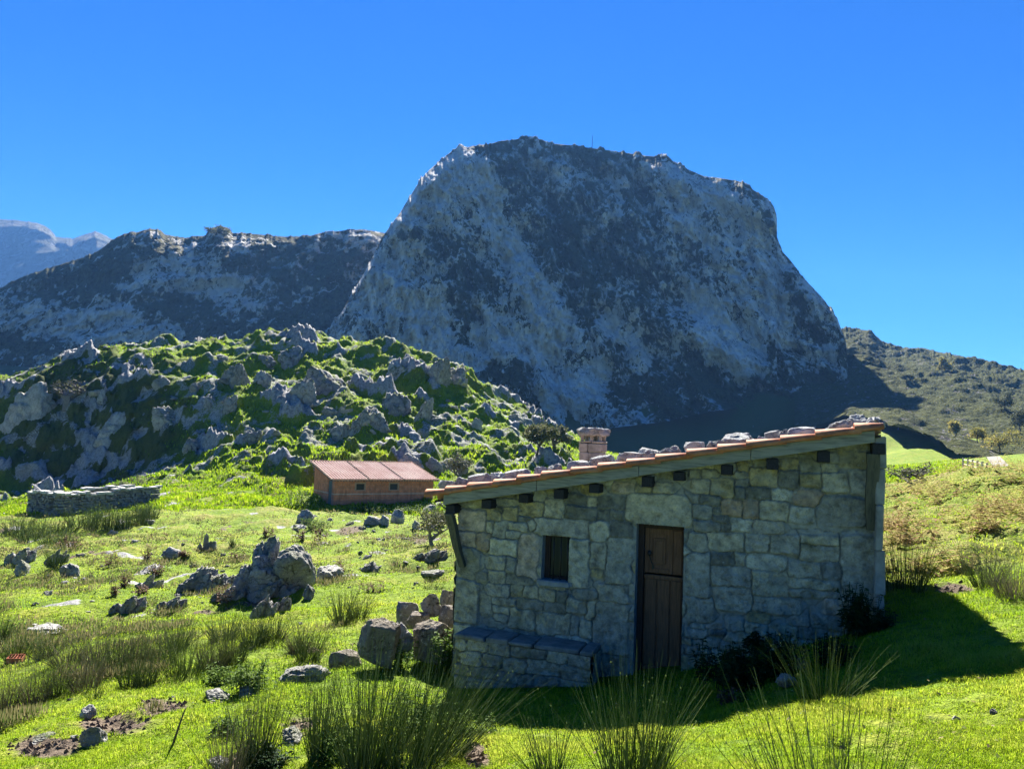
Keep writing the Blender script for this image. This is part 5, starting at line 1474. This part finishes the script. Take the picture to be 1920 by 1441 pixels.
rush(84, 1092, 26, 24, 50, "small dark rush tuft in open grass below the pale rocks", dry=0.1)
rush(435, 1026, 24, 16, 40, "tiny dark rush tuft in the middle of the meadow", dry=0.1)
for (px, py, hp, wp) in [(15,1006,46,70),(45,1000,48,64),(78,1004,46,64),(112,1002,42,60),(150,988,48,52),(178,994,52,44),(206,994,50,36),(233,990,44,34),(257,986,42,36),(96,1022,34,46),(56,1016,32,44),(126,1020,28,40),(280,972,30,34)]:
    rush(px, py, hp, wp, 130, "dark rush clump in the row at the foot of the ruined wall", "rush clumps below the ruined wall", dry=0.3, foot=0.45, thick=0.9)

# leafy weeds ------------------------------------------------------
def leafy_mesh(name, seed, w, h, nst, nleaf, lsz, tint=(0.1, 0.9), flat=0.5):
    r = np.random.RandomState(seed)
    b = np.clip(r.normal(0, 0.24, (nst, 2)), -0.5, 0.5) * np.array([w, w * 0.8]); L = h * r.uniform(0.5, 1.05, nst)
    tip = b + r.normal(0, 0.12 * h, (nst, 2))
    k = 4; s = np.linspace(0, 1, k)
    P = np.concatenate([b[:, None] + (tip - b)[:, None] * (s ** 1.5)[None, :, None], (L[:, None] * s[None])[..., None]], 2)
    V, F, T = ribbons(P, np.full((nst, k), lsz * 0.05), np.full((nst, k), 0.4))
    m = nst * nleaf
    si = np.repeat(np.arange(nst), nleaf); u = r.uniform(0.15, 1.0, m)
    c = np.concatenate([b[si] + (tip - b)[si] * (u ** 1.5)[:, None], (L[si] * u)[:, None]], 1)
    az = r.uniform(0, 2 * np.pi, m); up = r.uniform(-0.4, 0.9, m) * flat
    d = np.stack([np.cos(az), np.sin(az), up], 1); d /= np.linalg.norm(d, axis=1, keepdims=True)
    sd = np.cross(d, np.array([0, 0, 1.0]) + 0.3 * r.normal(size=(m, 3))); sd /= np.linalg.norm(sd, axis=1, keepdims=True)
    ln = lsz * r.uniform(0.6, 1.3, m) * (1.15 - 0.4 * u)
    A = c; B = c + d * ln[:, None] * 0.45 + sd * ln[:, None] * 0.28; C = c + d * ln[:, None] + np.array([0, 0, -0.2]) * ln[:, None]; D = c + d * ln[:, None] * 0.45 - sd * ln[:, None] * 0.28
    LV = np.stack([A, B, C, D], 1).reshape(-1, 3); LF = np.arange(m * 4).reshape(-1, 4) + len(V)
    LT = np.repeat(r.uniform(tint[0], tint[1], m), 4)
    return mesh_np(name, np.concatenate([V, LV]), np.concatenate([F, LF]), {"tint": np.concatenate([T, LT])}, smooth=False)

def weed(px, py, wp, hp, label, mat, nst=26, nleaf=14, lp=13, cat="weed", name="weed", group=None, Y=None, tint=(0.1, 0.9)):
    p = ground_at(px, py, 2.2) if Y is None else Vector(at(px, py, Y)); s = p.y / FPX
    me = leafy_mesh(name, pr.randrange(99999), wp * s, hp * s, nst, nleaf, lp * s, tint); me.materials.append(mat)
    return put(name, me, p - Vector((0, 0, 0.02)), label, cat, group)
weed(850, 1262, 90, 80, "bright green leafy weed climbing by the hut's low corner", M_NETTLE, 30, 16, 14)
weed(735, 1250, 90, 60, "leafy weed growing over the white rock of the heap", M_NETTLE, 30, 14, 12)
weed(655, 1420, 130, 70, "leafy weed among the tall rushes at the lower edge", M_NETTLE, 44, 14, 14)
weed(780, 1400, 120, 100, "leafy weed under the fanning rush clump", M_NETTLE, 44, 14, 14)
weed(880, 1380, 110, 40, "low leafy weed at the edge of the hut's shadow", M_NETTLE, 40, 12, 11)
weed(500, 1446, 110, 50, "dark leafy weed beside the grey rock at the lower edge", M_DARKLEAF, 40, 14, 16)
weed(470, 1296, 80, 62, "bushy green weed bank beside the pale flat slab", M_NETTLE, 50, 16, 9)
weed(415, 1282, 70, 36, "low scrambling weed behind the pale flat slab", M_NETTLE, 40, 14, 8)
weed(420, 1380, 70, 40, "clover-like weed patch in the grass near the lower edge", M_NETTLE, 40, 10, 10)
weed(1385, 1292, 130, 82, "dark ivy-like weed against the hut wall beside the door", M_DARKLEAF, 70, 18, 15, Y=None)
weed(1462, 1270, 70, 84, "dark weed against the hut wall below the rough stones", M_DARKLEAF, 40, 16, 14)
weed(1415, 1215, 46, 36, "tuft of dark ivy clinging to the hut wall", M_DARKLEAF, 24, 16, 12, Y=8.42)
weed(1612, 1190, 62, 96, "dark bushy weed at the hut's high corner", M_DARKLEAF, 60, 18, 12, Y=7.85)
weed(1560, 1240, 80, 50, "dark low weed in the shade under the hut's high corner", M_DARKLEAF, 50, 14, 12)
weed(1368, 1316, 40, 26, "brown withered weed at the shadow edge in front of the door", M_DOCK, 20, 12, 10)
weed(1395, 1318, 26, 24, "pale green weed beside the withered one", M_NETTLE, 14, 12, 10)
weed(1650, 1180, 60, 40, "dark grass-like weed behind the hut's high corner", M_DARKLEAF, 40, 14, 10)
for px, py, wp, hp, lb in ((205,1066,40,38,"reddish dry dock plant in the meadow below the ruin"),(276,1052,22,36,"tall thin dry dock on a dark base"),(292,1078,26,22,"low rust-coloured dock below the tall thin one"),(418,1134,64,46,"bushy reddish dock growing over the pale flat rock"),
    (600,1020,28,36,"upright grey-brown dock below the barn path"),(562,1014,24,22,"small dry dock near the bricks-coloured clods"),(640,1072,44,30,"dry weeds beside the tilted slab"),(130,1028,40,26,"brown dock among the rushes below the ruin"),
    (215,1118,14,26,"dead dark stalk with twigs in the meadow"),(235,1100,16,26,"thin brown stalk alone in the meadow"),(440,1052,30,18,"brown dock near the tiny dark rush tuft"),(500,1006,26,20,"small withered dock above the big boulder"),(700,1110,50,26,"dry tangle of weeds between boulder and heap"),(345,1046,22,16,"little brown weed by the dark double rock"),(265,1112,30,16,"brown weed on the row of rock teeth")):
    weed(px, py, wp, hp, lb, M_DOCK, 16, 12, 5.5, "dock plant", "dock_plant")
for px, py, wp, hp, lb in ((560,952,70,36,"big pale-green weed bank beside the barn door"),(590,990,60,20,"scrubby weeds on the bank under the barn"),(690,960,70,14,"weeds along the foot of the barn's front wall"),(770,962,60,16,"weeds at the far end of the barn's front wall"),(820,985,40,40,"scrub behind the hut's low eave"),(190,975,90,24,"tall pale weeds in front of the ruined wall"),(265,965,50,22,"pale weeds at the ruined wall's far end")):
    weed(px, py, wp, hp, lb, M_NETTLE, 60, 12, 4, "weed")

# trees and bushes ---------------------------------------------------
def tree_obj(name, p, h, w, seed, label, leafmat, leafn, lsz, trunk_h=0.35, bark=M_BARK, group=None, cat="tree", depth=4, dense=1.0, lean=0.0):
    r = random.Random(seed)
    root = bpy.data.objects.new(name, None); COL.objects.link(root); root.location = p
    tag(root, label, cat, group)
    bm = bmesh.new(); tips = []
    def grow(a, d, L, R, lv):
        b = a + d * L; m_ = a.lerp(b, 0.5) + Vector((r.uniform(-1, 1), r.uniform(-1, 1), r.uniform(-.4, .4))) * L * 0.09
        tube(bm, [a, m_, b], [R, R * 0.85, R * 0.68], 5 if lv < 2 else 3, cap=False)
        tips.append((b, lv)); tips.append((m_, lv))
        if lv >= depth: return
        for k in range(r.choice([2, 3, 3]) if lv else 4):
            nd_ = (d * 0.75 + Vector((r.uniform(-1, 1) * w / h * 1.6, r.uniform(-1, 1) * w / h * 1.6, r.uniform(-0.15, 0.8)))).normalized()
            grow(b.lerp(a, r.uniform(0, 0.35)), nd_, L * r.uniform(0.62, 0.85), R * 0.6, lv + 1)
    grow(Vector((0, 0, -0.1)), Vector((lean, 0, 1)).normalized(), h * trunk_h, h * 0.028, 0)
    zs = max(t[0].z for t in tips); k = h / max(zs, 0.01)
    for v_ in bm.verts: v_.co *= k
    link("trunk", bm_mesh("trunk", bm), bark, root)
    if leafn:
        rs = np.random.RandomState(seed); T = np.array([t[0][:] for t in tips if t[1] >= 2]) * k
        c = T[rs.randint(0, len(T), leafn)] + rs.normal(0, 0.055 * h, (leafn, 3)); c[:, 2] = np.maximum(c[:, 2], 0.12 * h)
        d = rs.normal(size=(leafn, 3)); d /= np.linalg.norm(d, axis=1, keepdims=True); e = np.cross(d, rs.normal(size=(leafn, 3))); e /= np.linalg.norm(e, axis=1, keepdims=True)
        z_ = lsz * rs.uniform(0.6, 1.4, (leafn, 1))
        V = np.stack([c - d * z_, c + e * z_ * 0.6, c + d * z_, c - e * z_ * 0.6], 1).reshape(-1, 3)
        cl = np.clip(0.5 + 0.35 * fbm(c[:, 0] * 3 / h, c[:, 1] * 3 / h, c[:, 2] * 3 / h, 2) + rs.normal(0, 0.15, leafn), 0, 1)
        me = mesh_np("crown", V, np.arange(leafn * 4).reshape(-1, 4), {"tint": np.repeat(cl, 4)}, smooth=False)
        link("crown", me, leafmat, root)
    return root
def tree(px, py, hp, wp, label, leafmat, leafn, lp, name="tree", Y=None, group=None, **kw):
    p = ground_at(px, py) if Y is None else Vector(at(px, py, Y)); s = p.y / FPX
    return tree_obj(name, p, hp * s, wp * s, pr.randrange(9999), label, leafmat, leafn, lp * s, group=group, **kw)
tree(1006, 853, 58, 50, "dark leaning thorn tree on the bright grass at the end of the knoll", M_TREE, 2600, 2.6, "thorn_tree", lean=0.25, trunk_h=0.28)
tree(1038, 842, 44, 40, "greyish bush on the skyline behind the leaning thorn tree", M_TREE, 1500, 2.4, "bush", cat="bush", trunk_h=0.12)
tree(862, 906, 56, 58, "grey bare bush beside the pale boulder behind the barn", M_TREE, 500, 2.0, "bush", cat="bush", bark=M_TWIG, trunk_h=0.12, depth=5)
tree(815, 1024, 70, 80, "thin bare shrub between the barn and the hut", M_TREE, 900, 2.2, "shrub", cat="shrub", bark=M_TWIG, trunk_h=0.2, depth=5, lean=-0.3)
tree(125, 772, 60, 90, "bare grey bush on top of the shaded cliff", M_TREE, 350, 2.2, "bush", cat="bush", bark=M_TWIG, trunk_h=0.1, depth=5)
tree(840, 958, 30, 40, "low grey shrub behind the hut's lowest eave", M_TREE, 500, 2.0, "shrub", cat="shrub", bark=M_TWIG, trunk_h=0.12, depth=4)
tree(1706, 918, 52, 90, "bare thorny shrub on the bank behind the hut's high corner", M_TREE, 420, 2.4, "shrub", cat="shrub", bark=M_TWIG, trunk_h=0.2, depth=5)
RTREES = [(1772,696,26,20,"small yellow tree high on the far hillside",M_AUTUMN,300),(1792,818,30,22,"slim yellow-brown tree at the foot of the far hillside",M_AUTUMN,320),(1832,830,30,36,"round olive tree at the foot of the far hillside",M_AUTUMN,320),
      (1874,846,44,56,"broadest olive tree at the foot of the far hillside",M_AUTUMN,300),(1884,768,34,26,"dark olive tree halfway up the far hillside",M_TREE,340),(1912,812,52,36,"greyish leafless tree at the far edge of the hillside",M_TREE,280),(1700,715,12,16,"tiny dark bush on the far hillside",M_TREE,420)]
def dome_tree(p, h, w, seed, label, leafmat, lsz, name="tree", cat="tree", n=1500):
    """low spreading tree: short trunk with limbs and a ragged crown that reaches near the ground"""
    rs = np.random.RandomState(seed); r = random.Random(seed)
    root = bpy.data.objects.new(name, None); COL.objects.link(root); root.location = p
    tag(root, label, cat)
    cl = np.stack([rs.normal(0, 0.22, 9) * w, rs.normal(0, 0.22, 9) * w, rs.uniform(0.3, 0.85, 9) * h], 1)
    bm = bmesh.new()
    tube(bm, [Vector((0, 0, -0.15 * h)), Vector((0.01 * h, 0, 0.12 * h)), Vector((0, 0.01 * h, 0.3 * h))], [0.04 * h, 0.032 * h, 0.025 * h], 5, False)
    for c in cl: tube(bm, [Vector((0, 0, 0.22 * h)), Vector((c[0] * 0.5, c[1] * 0.5, 0.25 * h + c[2] * 0.35)), Vector(c)], [0.018 * h, 0.012 * h, 0.006 * h], 4, False)
    link("trunk", bm_mesh("trunk", bm), M_BARK, root)
    k = rs.randint(0, 9, n); c = cl[k] + rs.normal(0, 1, (n, 3)) * np.array([0.13 * w, 0.13 * w, 0.11 * h]); c[:, 2] = np.maximum(c[:, 2], 0.08 * h)
    d = rs.normal(size=(n, 3)); d /= np.linalg.norm(d, axis=1, keepdims=True); e = np.cross(d, rs.normal(size=(n, 3))); e /= np.linalg.norm(e, axis=1, keepdims=True)
    z_ = lsz * rs.uniform(0.5, 1.3, (n, 1))
    V = np.stack([c - d * z_, c + e * z_ * 0.6, c + d * z_, c - e * z_ * 0.6], 1).reshape(-1, 3)
    t = np.clip(rs.uniform(0.1, 0.9, 9)[k] + rs.normal(0, 0.15, n), 0, 1)
    link("crown", mesh_np("crown", V, np.arange(n * 4).reshape(-1, 4), {"tint": np.repeat(t, 4)}, smooth=False), leafmat, root)
for px, py, hp, wp, lb, mt, Yq in RTREES:
    q = on_slope(hill_obj, px, py)
    p = q if q is not None else Vector(at(px, py, Yq)); s = p.y / FPX
    dome_tree(p, hp * s, wp * s, pr.randrange(9999), lb, mt, 1.7 * s)
for px, py, hp, lb in ((1172,796,14,"tiny dark tree in the shaded meadow below the crag"),(1408,752,12,"tiny dark bush under the bright lower cliff"),(1448,740,14,"small dark tree at the shaded foot of the crag")):
    p = ground_at(px, py); s = p.y / FPX
    dome_tree(p, hp * s, hp * s, pr.randrange(9999), lb, M_TREE, 1.3 * s, n=400)
p = on_slope(ridge_obj, 412, 437) or Vector(at(412, 440, 545)); s = p.y / FPX
dome_tree(p - Vector((0, 0, 2)), 18 * s, 38 * s, 77, "round bush on the skyline of the far ridge", M_TREE, 1.7 * s, "bush", "bush", 1200)

# bracken over the bank beyond the hut ------------------------------
def bracken(n, seed):
    r = np.random.RandomState(seed)
    u = r.uniform(0.46, 0.82, n * 4); Y = np.exp(r.uniform(math.log(9.8), math.log(30), n * 4))
    dn = fbm(u * Y / 1.4, Y / 1.4, 0 * u + 4, 3)
    keep = np.nonzero((dn > 0.12) & (Y > 10.6 + 8 * np.maximum(0, 0.53 - u)))[0][:n]
    u, Y = u[keep], Y[keep]; n = len(u); X = u * Y; Z = gz(X, Y)
    k = 6; s = np.linspace(0, 1, k)
    L = r.uniform(0.25, 0.6, n) * (1 + 0.015 * Y); az = r.uniform(0, 2 * np.pi, n); out = r.uniform(0.3, 1.0, n)
    dr = np.stack([np.cos(az), np.sin(az)], 1)
    P = np.zeros((n, k, 3)); b = np.stack([X, Y, Z - 0.03], 1)
    P[..., :2] = b[:, None, :2] + dr[:, None] * (s[None, :, None] ** 1.3 * (L * out)[:, None, None])
    P[..., 2] = b[:, None, 2] + L[:, None] * (s[None] * 0.95 - 0.55 * s[None] ** 2.2 * out[:, None])
    tn = np.clip(0.35 + 0.55 * fbm(X / 2.2, Y / 2.2, 0 * X + 9, 3) + r.normal(0, 0.2, n), 0, 1)
    V, F, T = ribbons(P, np.full((n, k), 0.003), np.repeat(tn[:, None], k, 1))
    Vl, Fl, Tl = [V], [F], [T]; off = len(V)
    for j in range(1, k):
        for sd in (-1, 1):
            c = P[:, j]; side = np.stack([-dr[:, 1], dr[:, 0], 0 * dr[:, 0]], 1) * sd
            ln = (L * 0.34 * (1 - j / (k + 0.5)))[:, None]
            tip = c + side * ln + np.concatenate([dr * ln * 0.35, -0.25 * ln], 1)
            a = c + np.concatenate([dr, np.zeros((n, 1))], 1) * ln * 0.22; d = c - np.concatenate([dr, np.zeros((n, 1))], 1) * ln * 0.22
            q = np.stack([a, tip, d, c], 1).reshape(-1, 3)
            Vl.append(q); Fl.append(np.arange(n * 4).reshape(-1, 4) + off); Tl.append(np.repeat(np.clip(tn + r.normal(0, 0.08, n), 0, 1), 4)); off += n * 4
    return mesh_np("bracken", np.concatenate(Vl), np.concatenate(Fl), {"tint": np.concatenate(Tl)}, smooth=False)
link("bracken", bracken(1250, 3), M_BRACKEN, kind="stuff")

def scrub(n, seed):
    r = np.random.RandomState(seed)
    u = r.uniform(-0.78, 0.2, n); Y = 1 / r.uniform(1 / 75, 1 / 7.5, n); X = u * Y
    q = fbm(X / 1.7, Y / 1.7, 0 * X + 61, 4); q2 = fbm(X / 7, Y / 7, 0 * X + 71, 3)
    ok = q + 0.7 * q2 > np.where(Y < 12.5, 0.6, 0.25)
    a, b = hut_local(X, Y); ok &= ~((a > WL - 0.3) & (a < WR + 0.3) & (b > -1.2) & (b < HDEP + 0.3))
    X, Y = X[ok], Y[ok]; n = len(X); m = n * 7
    bx = np.repeat(X, 7) + r.normal(0, 0.05, m) * (1 + np.repeat(Y, 7) / 25); by = np.repeat(Y, 7) + r.normal(0, 0.05, m)
    z = gz(bx, by); h = r.uniform(0.03, 0.15, m) * (1 + by / 50); w = np.maximum(0.012, 0.0011 * by)
    az = r.uniform(0, 2 * np.pi, m); d = np.stack([np.cos(az), np.sin(az), 0 * az], 1); sd = np.stack([-d[:, 1], d[:, 0], r.normal(0, 0.4, m)], 1)
    c = np.stack([bx, by, z + h * 0.6], 1)
    V = np.stack([c - d * w[:, None], c + sd * w[:, None] * 0.6, c + d * w[:, None] + np.array([0, 0, 1.0]) * h[:, None] * 0.5, c - sd * w[:, None] * 0.6], 1).reshape(-1, 3)
    t = np.clip(np.repeat(r.uniform(0, 1, n), 7) + r.normal(0, 0.15, m), 0, 1)
    return mesh_np("meadow_weeds", V, np.arange(4 * m).reshape(-1, 4), {"tint": np.repeat(t, 4)}, smooth=False)
link("meadow_weeds", scrub(52000, 5), m_leaf("meadow_weed", (0.045, 0.085, 0.012), (0.24, 0.20, 0.10), 0.35, "tint"), kind="stuff")

def clods(n, seed):
    r = np.random.RandomState(seed)
    u = r.uniform(-0.76, 0.7, n); Y = 1 / r.uniform(1 / 45, 1 / 4.4, n); X = u * Y
    ok = gfield(dirt, X, Y) > r.uniform(0.35, 0.9, n)
    X, Y = X[ok], Y[ok]; n = len(X); Z = gz(X, Y)
    o = np.array([[1, 0, 0], [0, 1, 0], [-1, 0, 0], [0, -1, 0], [0, 0, 0.9], [0, 0, -0.6]]); sz = r.uniform(0.008, 0.032, n) * (1 + Y / 40)
    V = np.stack([X, Y, Z], 1)[:, None] + o[None] * sz[:, None, None] * r.uniform(0.5, 1.3, (n, 6, 3))
    f = np.array([[0, 1, 4], [1, 2, 4], [2, 3, 4], [3, 0, 4], [1, 0, 5], [2, 1, 5], [3, 2, 5], [0, 3, 5]])
    return mesh_np("dirt", V.reshape(-1, 3), (np.arange(n)[:, None, None] * 6 + f[None]).reshape(-1, 3), smooth=False)
link("dirt", clods(36000, 8), m_plain("clod_earth", (0.11, 0.08, 0.055), 0.95, 0.5, 6, 0.3), kind="stuff")

def leaf_litter(n, seed):
    r = np.random.RandomState(seed)
    u = r.uniform(-0.72, 0.72, n); Y = 1 / r.uniform(1 / 12, 1 / 4.2, n); X = u * Y
    a, b = hut_local(X, Y); ok = ~((a > WL - 0.1) & (a < WR + 0.1) & (b > -0.6) & (b < HDEP))
    ok &= fbm(X / 1.2, Y / 1.2, 0 * X + 33, 3) > -0.05
    X, Y = X[ok], Y[ok]; n = len(X); Z = gz(X, Y) + r.uniform(0.015, 0.05, n)
    az = r.uniform(0, 2 * np.pi, n); d = np.stack([np.cos(az), np.sin(az), r.normal(0, 0.35, n)], 1); sd = np.stack([-d[:, 1], d[:, 0], r.normal(0, 0.35, n)], 1); c = np.stack([X, Y, Z], 1); w = r.uniform(0.007, 0.020, n)[:, None]
    V = np.stack([c - d * w, c + sd * w * 0.6, c + d * w, c - sd * w * 0.6], 1).reshape(-1, 3)
    return mesh_np("fallen_leaves", V, np.arange(4 * n).reshape(-1, 4), {"tint": np.repeat(r.uniform(0, 1, n), 4)}, smooth=False)
link("fallen_leaves", leaf_litter(1100, 6), m_leaf("litter_leaf", (0.05, 0.10, 0.015), (0.24, 0.17, 0.09), 0.2, "tint"), kind="stuff")

# small things ---------------------------------------------------------
p = ground_at(322, 1398); s = p.y / FPX
bm = bmesh.new(); tube(bm, [Vector((0, 0, -0.03)), Vector((8 * s, 0.02, 30 * s)), Vector((20 * s, 0.0, 66 * s))], [0.012, 0.010, 0.005], 6)
o = link("stick", bm_mesh("stick", bm, True), M_BARK); o.location = p; tag(o, "thin dark stick standing in the grass by the muddy patch", "stick")
p = ground_at(30, 1241); s = p.y / FPX
bm = bmesh.new()
for i in range(4):
    for q in range(5): pass
W_, D_, H_ = 25 * s, 16 * s, 11 * s
for a_ in (0, 1): box(bm, (-W_ / 2, -D_ / 2 + a_ * (D_ - 0.012), 0), (W_ / 2, -D_ / 2 + 0.012 + a_ * (D_ - 0.012), H_))
for i in range(6): box(bm, (-W_ / 2 + i * (W_ - 0.012) / 5, -D_ / 2 + 0.013, 0), (-W_ / 2 + 0.012 + i * (W_ - 0.012) / 5, D_ / 2 - 0.013, H_ - 0.002))
o = link("hollow_brick", bm_mesh("hollow_brick", bm), m_plain("brick_clay", (0.42, 0.13, 0.07), 0.85, 0.2, 8, 0.2)); o.location = p + Vector((0, 0, 0.0)); o.rotation_euler = (0.25, 0, 0.2)
tag(o, "orange hollow brick lying among the rushes", "brick")
p = Vector(at(1110, 281, 572)); s = 572 / FPX
bm = bmesh.new(); tube(bm, [Vector((0, 0, -3)), Vector((0, 0, 14 * s)), Vector((0.1, 0, 29 * s))], [0.28, 0.24, 0.16], 6)
o = link("antenna_mast", bm_mesh("antenna_mast", bm), M_IRON); o.location = p; tag(o, "thin antenna mast on the flat top of the crag", "mast")

# fence and path in the distance
fence = bpy.data.objects.new("wooden_fence", None); COL.objects.link(fence)
M_POST = m_plain("pale_post_wood", (0.42, 0.38, 0.32), 0.85, 0.2, 4, 0.2)
fp = [ground_at(px, py, 45) if False else Vector(at(px, py, Yf)) for px, py, Yf in ((1806, 871, 58), (1815, 873, 55), (1824, 875.5, 52), (1833, 878, 49.5), (1842, 881, 47), (1851, 884, 45))]
fence.location = fp[0]; tag(fence, "short pale wooden fence beyond the bracken bank", "fence")
for q in fp:
    bm = bmesh.new(); l_ = q - fp[0]; box(bm, (l_.x - 0.06, l_.y - 0.05, l_.z - 0.9), (l_.x + 0.06, l_.y + 0.05, l_.z + 0.55), 0.01)
    link("post", bm_mesh("post", bm), M_POST, fence)
for dz in (0.40, 0.05):
    bm = bmesh.new(); tube(bm, [q - fp[0] + Vector((0, -0.08, dz)) for q in fp], [0.035] * len(fp), 5)
    link("rail", bm_mesh("rail", bm), M_POST, fence)
pp = [Vector(at(x_, y_, Y_)) for x_, y_, Y_ in ((1905, 884, 70), (1890, 878, 85), (1876, 870, 105), (1862, 862, 135), (1850, 857, 165), (1843, 854, 190))]
Vp = []
for i, q in enumerate(pp):
    for sx in (-1.2, 0, 1.2):
        X_ = q.x + sx; Vp.append((X_, q.y, float(gz(X_, q.y)[0]) + 0.35))
link("path", mesh_np("path", Vp, grid_faces(len(pp), 3)), m_plain("pale_gravel", (0.17, 0.155, 0.13), 0.95, 0.2, 1.5, 0.2), kind="structure")

# ------------------------------------------------------------------ grass blades
def grass(n, seed, Y0, Y1, name, hmul=1.0):
    r = np.random.RandomState(seed)
    u = r.uniform(-0.98, 0.98, n)
    Y = 1 / r.uniform(1 / Y1, 1 / Y0, n)                   # even density on the picture, thinning with distance
    X = u * Y
    a, b = hut_local(X, Y)
    ok = ~((a > WL - 0.05) & (a < WR + 0.05) & (b > -0.02) & (b < HDEP))
    ok &= ~((a > WL - 0.05) & (a < bx1) & (b > -0.44) & (b < 0.1))
    d = gfield(dirt, X, Y) + 0.35 * fbm(X * 2, Y * 2, 0 * X + 1, 2)
    ok &= d < 0.55
    ok &= gfield(rockm, X, Y) < 0.45
    bk = gfield(bank, X, Y)
    ok &= r.uniform(0, 1, n) > 0.45 * bk
    u, Y, X = u[ok], Y[ok], X[ok]; n = len(u)
    Z = gz(X, Y)
    pn = fbm(X / 0.9, Y / 0.9, 0 * X + 17, 3); p2 = fbm(X / 4, Y / 4, 0 * X + 27, 3)
    cl = fbm(X / 0.22, Y / 0.22, 0 * X + 81, 2)
    h = (0.034 + 0.022 * np.clip(cl, -0.8, 1.3) + 0.026 * np.clip(pn, -0.6, 1.2)) * r.uniform(0.6, 1.5, n) * (1 + 0.022 * np.maximum(Y - 6, 0)) * hmul
    w = np.maximum(0.0032, 0.00072 * Y) * r.uniform(0.7, 1.4, n)
    az = r.uniform(0, 2 * np.pi, n); tl = r.uniform(0.3, 1.3, n)
    dx, dy = np.cos(az), np.sin(az); sx, sy = -dy, dx
    base = np.stack([X, Y, Z - 0.008], 1)
    mid = base + np.stack([dx * tl * h * 0.35, dy * tl * h * 0.35, h * 0.62], 1)
    tip = base + np.stack([dx * tl * h, dy * tl * h, h * (1 - 0.3 * tl)], 1)
    s = np.stack([sx, sy, 0 * sx], 1) * w[:, None] * 0.5
    V = np.stack([base - s, base + s, mid + s * 0.8, mid - s * 0.8, tip], 1).reshape(-1, 3)
    i = np.arange(n)[:, None] * 5
    F4 = i + np.array([[0, 1, 2, 3]]); F3 = i + np.array([[3, 2, 4, 4]])
    t = np.clip(0.42 + 0.34 * pn + 0.36 * p2 + 0.18 * cl + r.normal(0, 0.2, n), 0, 1)
    me = bpy.data.meshes.new(name)
    me.vertices.add(len(V)); me.vertices.foreach_set("co", V.astype(np.float32).ravel())
    tri = (i + np.array([[3, 2, 4]]))
    loops = np.concatenate([F4.ravel(), tri.ravel()]).astype(np.int32)
    me.loops.add(len(loops)); me.loops.foreach_set("vertex_index", loops)
    me.polygons.add(2 * n)
    me.polygons.foreach_set("loop_start", np.concatenate([np.arange(0, 4 * n, 4), 4 * n + np.arange(0, 3 * n, 3)]).astype(np.int32))
    me.polygons.foreach_set("loop_total", np.concatenate([np.full(n, 4), np.full(n, 3)]).astype(np.int32))
    at_ = me.attributes.new("tint", 'FLOAT', 'POINT'); at_.data.foreach_set("value", np.repeat(t, 5).astype(np.float32))
    me.update(calc_edges=True)
    link(name, me, M_GRASS, kind="stuff")
def tussocks(n, seed):
    """coarse grass tussocks that cover the knoll and the far meadow"""
    r = np.random.RandomState(seed)
    u = r.uniform(-0.78, 0.62, n); Y = 1 / r.uniform(1 / 150, 1 / 58, n); X = u * Y
    ok = (gfield(rockm, X, Y) < 0.35) & (r.uniform(0, 1, n) > 0.75 * gfield(cliff, X, Y))
    q = fbm(X / 2.5, Y / 2.5, 0 * X + 51, 3)
    ok &= q > -0.45
    X, Y, q = X[ok], Y[ok], q[ok]; n = len(X); Z = gz(X, Y)
    h = r.uniform(0.10, 0.34, n) * (1 + 0.6 * q); w = h * r.uniform(0.25, 0.5, n)
    az = r.uniform(0, 2 * np.pi, n); d = np.stack([np.cos(az), np.sin(az), 0 * az], 1); tl = r.uniform(0.1, 0.8, n)
    a2 = r.uniform(0, np.pi, n); s = np.stack([np.cos(a2), np.sin(a2), 0 * a2], 1) * w[:, None] * 0.5
    b = np.stack([X, Y, Z - 0.03], 1); up = np.array([0, 0, 1.0])
    V = np.stack([b - s, b + s, b + s * 0.7 + up * h[:, None] * 0.7 + d * (h * tl * 0.4)[:, None], b - s * 0.4 + up * h[:, None] + d * (h * tl)[:, None]], 1).reshape(-1, 3)
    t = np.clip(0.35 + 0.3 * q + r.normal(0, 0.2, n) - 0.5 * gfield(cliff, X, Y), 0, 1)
    link("hill_grass", mesh_np("hill_grass", V, np.arange(4 * n).reshape(-1, 4), {"tint": np.repeat(t, 4)}, smooth=False), M_GRASS, kind="stuff")
tussocks(240000, 9)
grass(680000, 1, 3.6, 16, "grass")
grass(240000, 2, 14, 75, "meadow_grass", 0.9)

# ------------------------------------------------------------------ the air
def build_haze():
    bm = bmesh.new()
    box(bm, (-8900, -60, -60), (8900, 2850, 700))
    me = bm_mesh("haze", bm)
    m = bpy.data.materials.new("air"); m.use_nodes = True
    nt = m.node_tree; nt.nodes.clear()
    out = nt.nodes.new("ShaderNodeOutputMaterial")
    v = nt.nodes.new("ShaderNodeVolumePrincipled")
    v.inputs["Color"].default_value = (0.15, 0.38, 0.90, 1)
    v.inputs["Density"].default_value = HAZE_D
    v.inputs["Anisotropy"].default_value = 0.2
    nt.links.new(v.outputs[0], out.inputs["Volume"])
    link("haze", me, m, kind="stuff")
HAZE_D = 0.00008
build_haze()
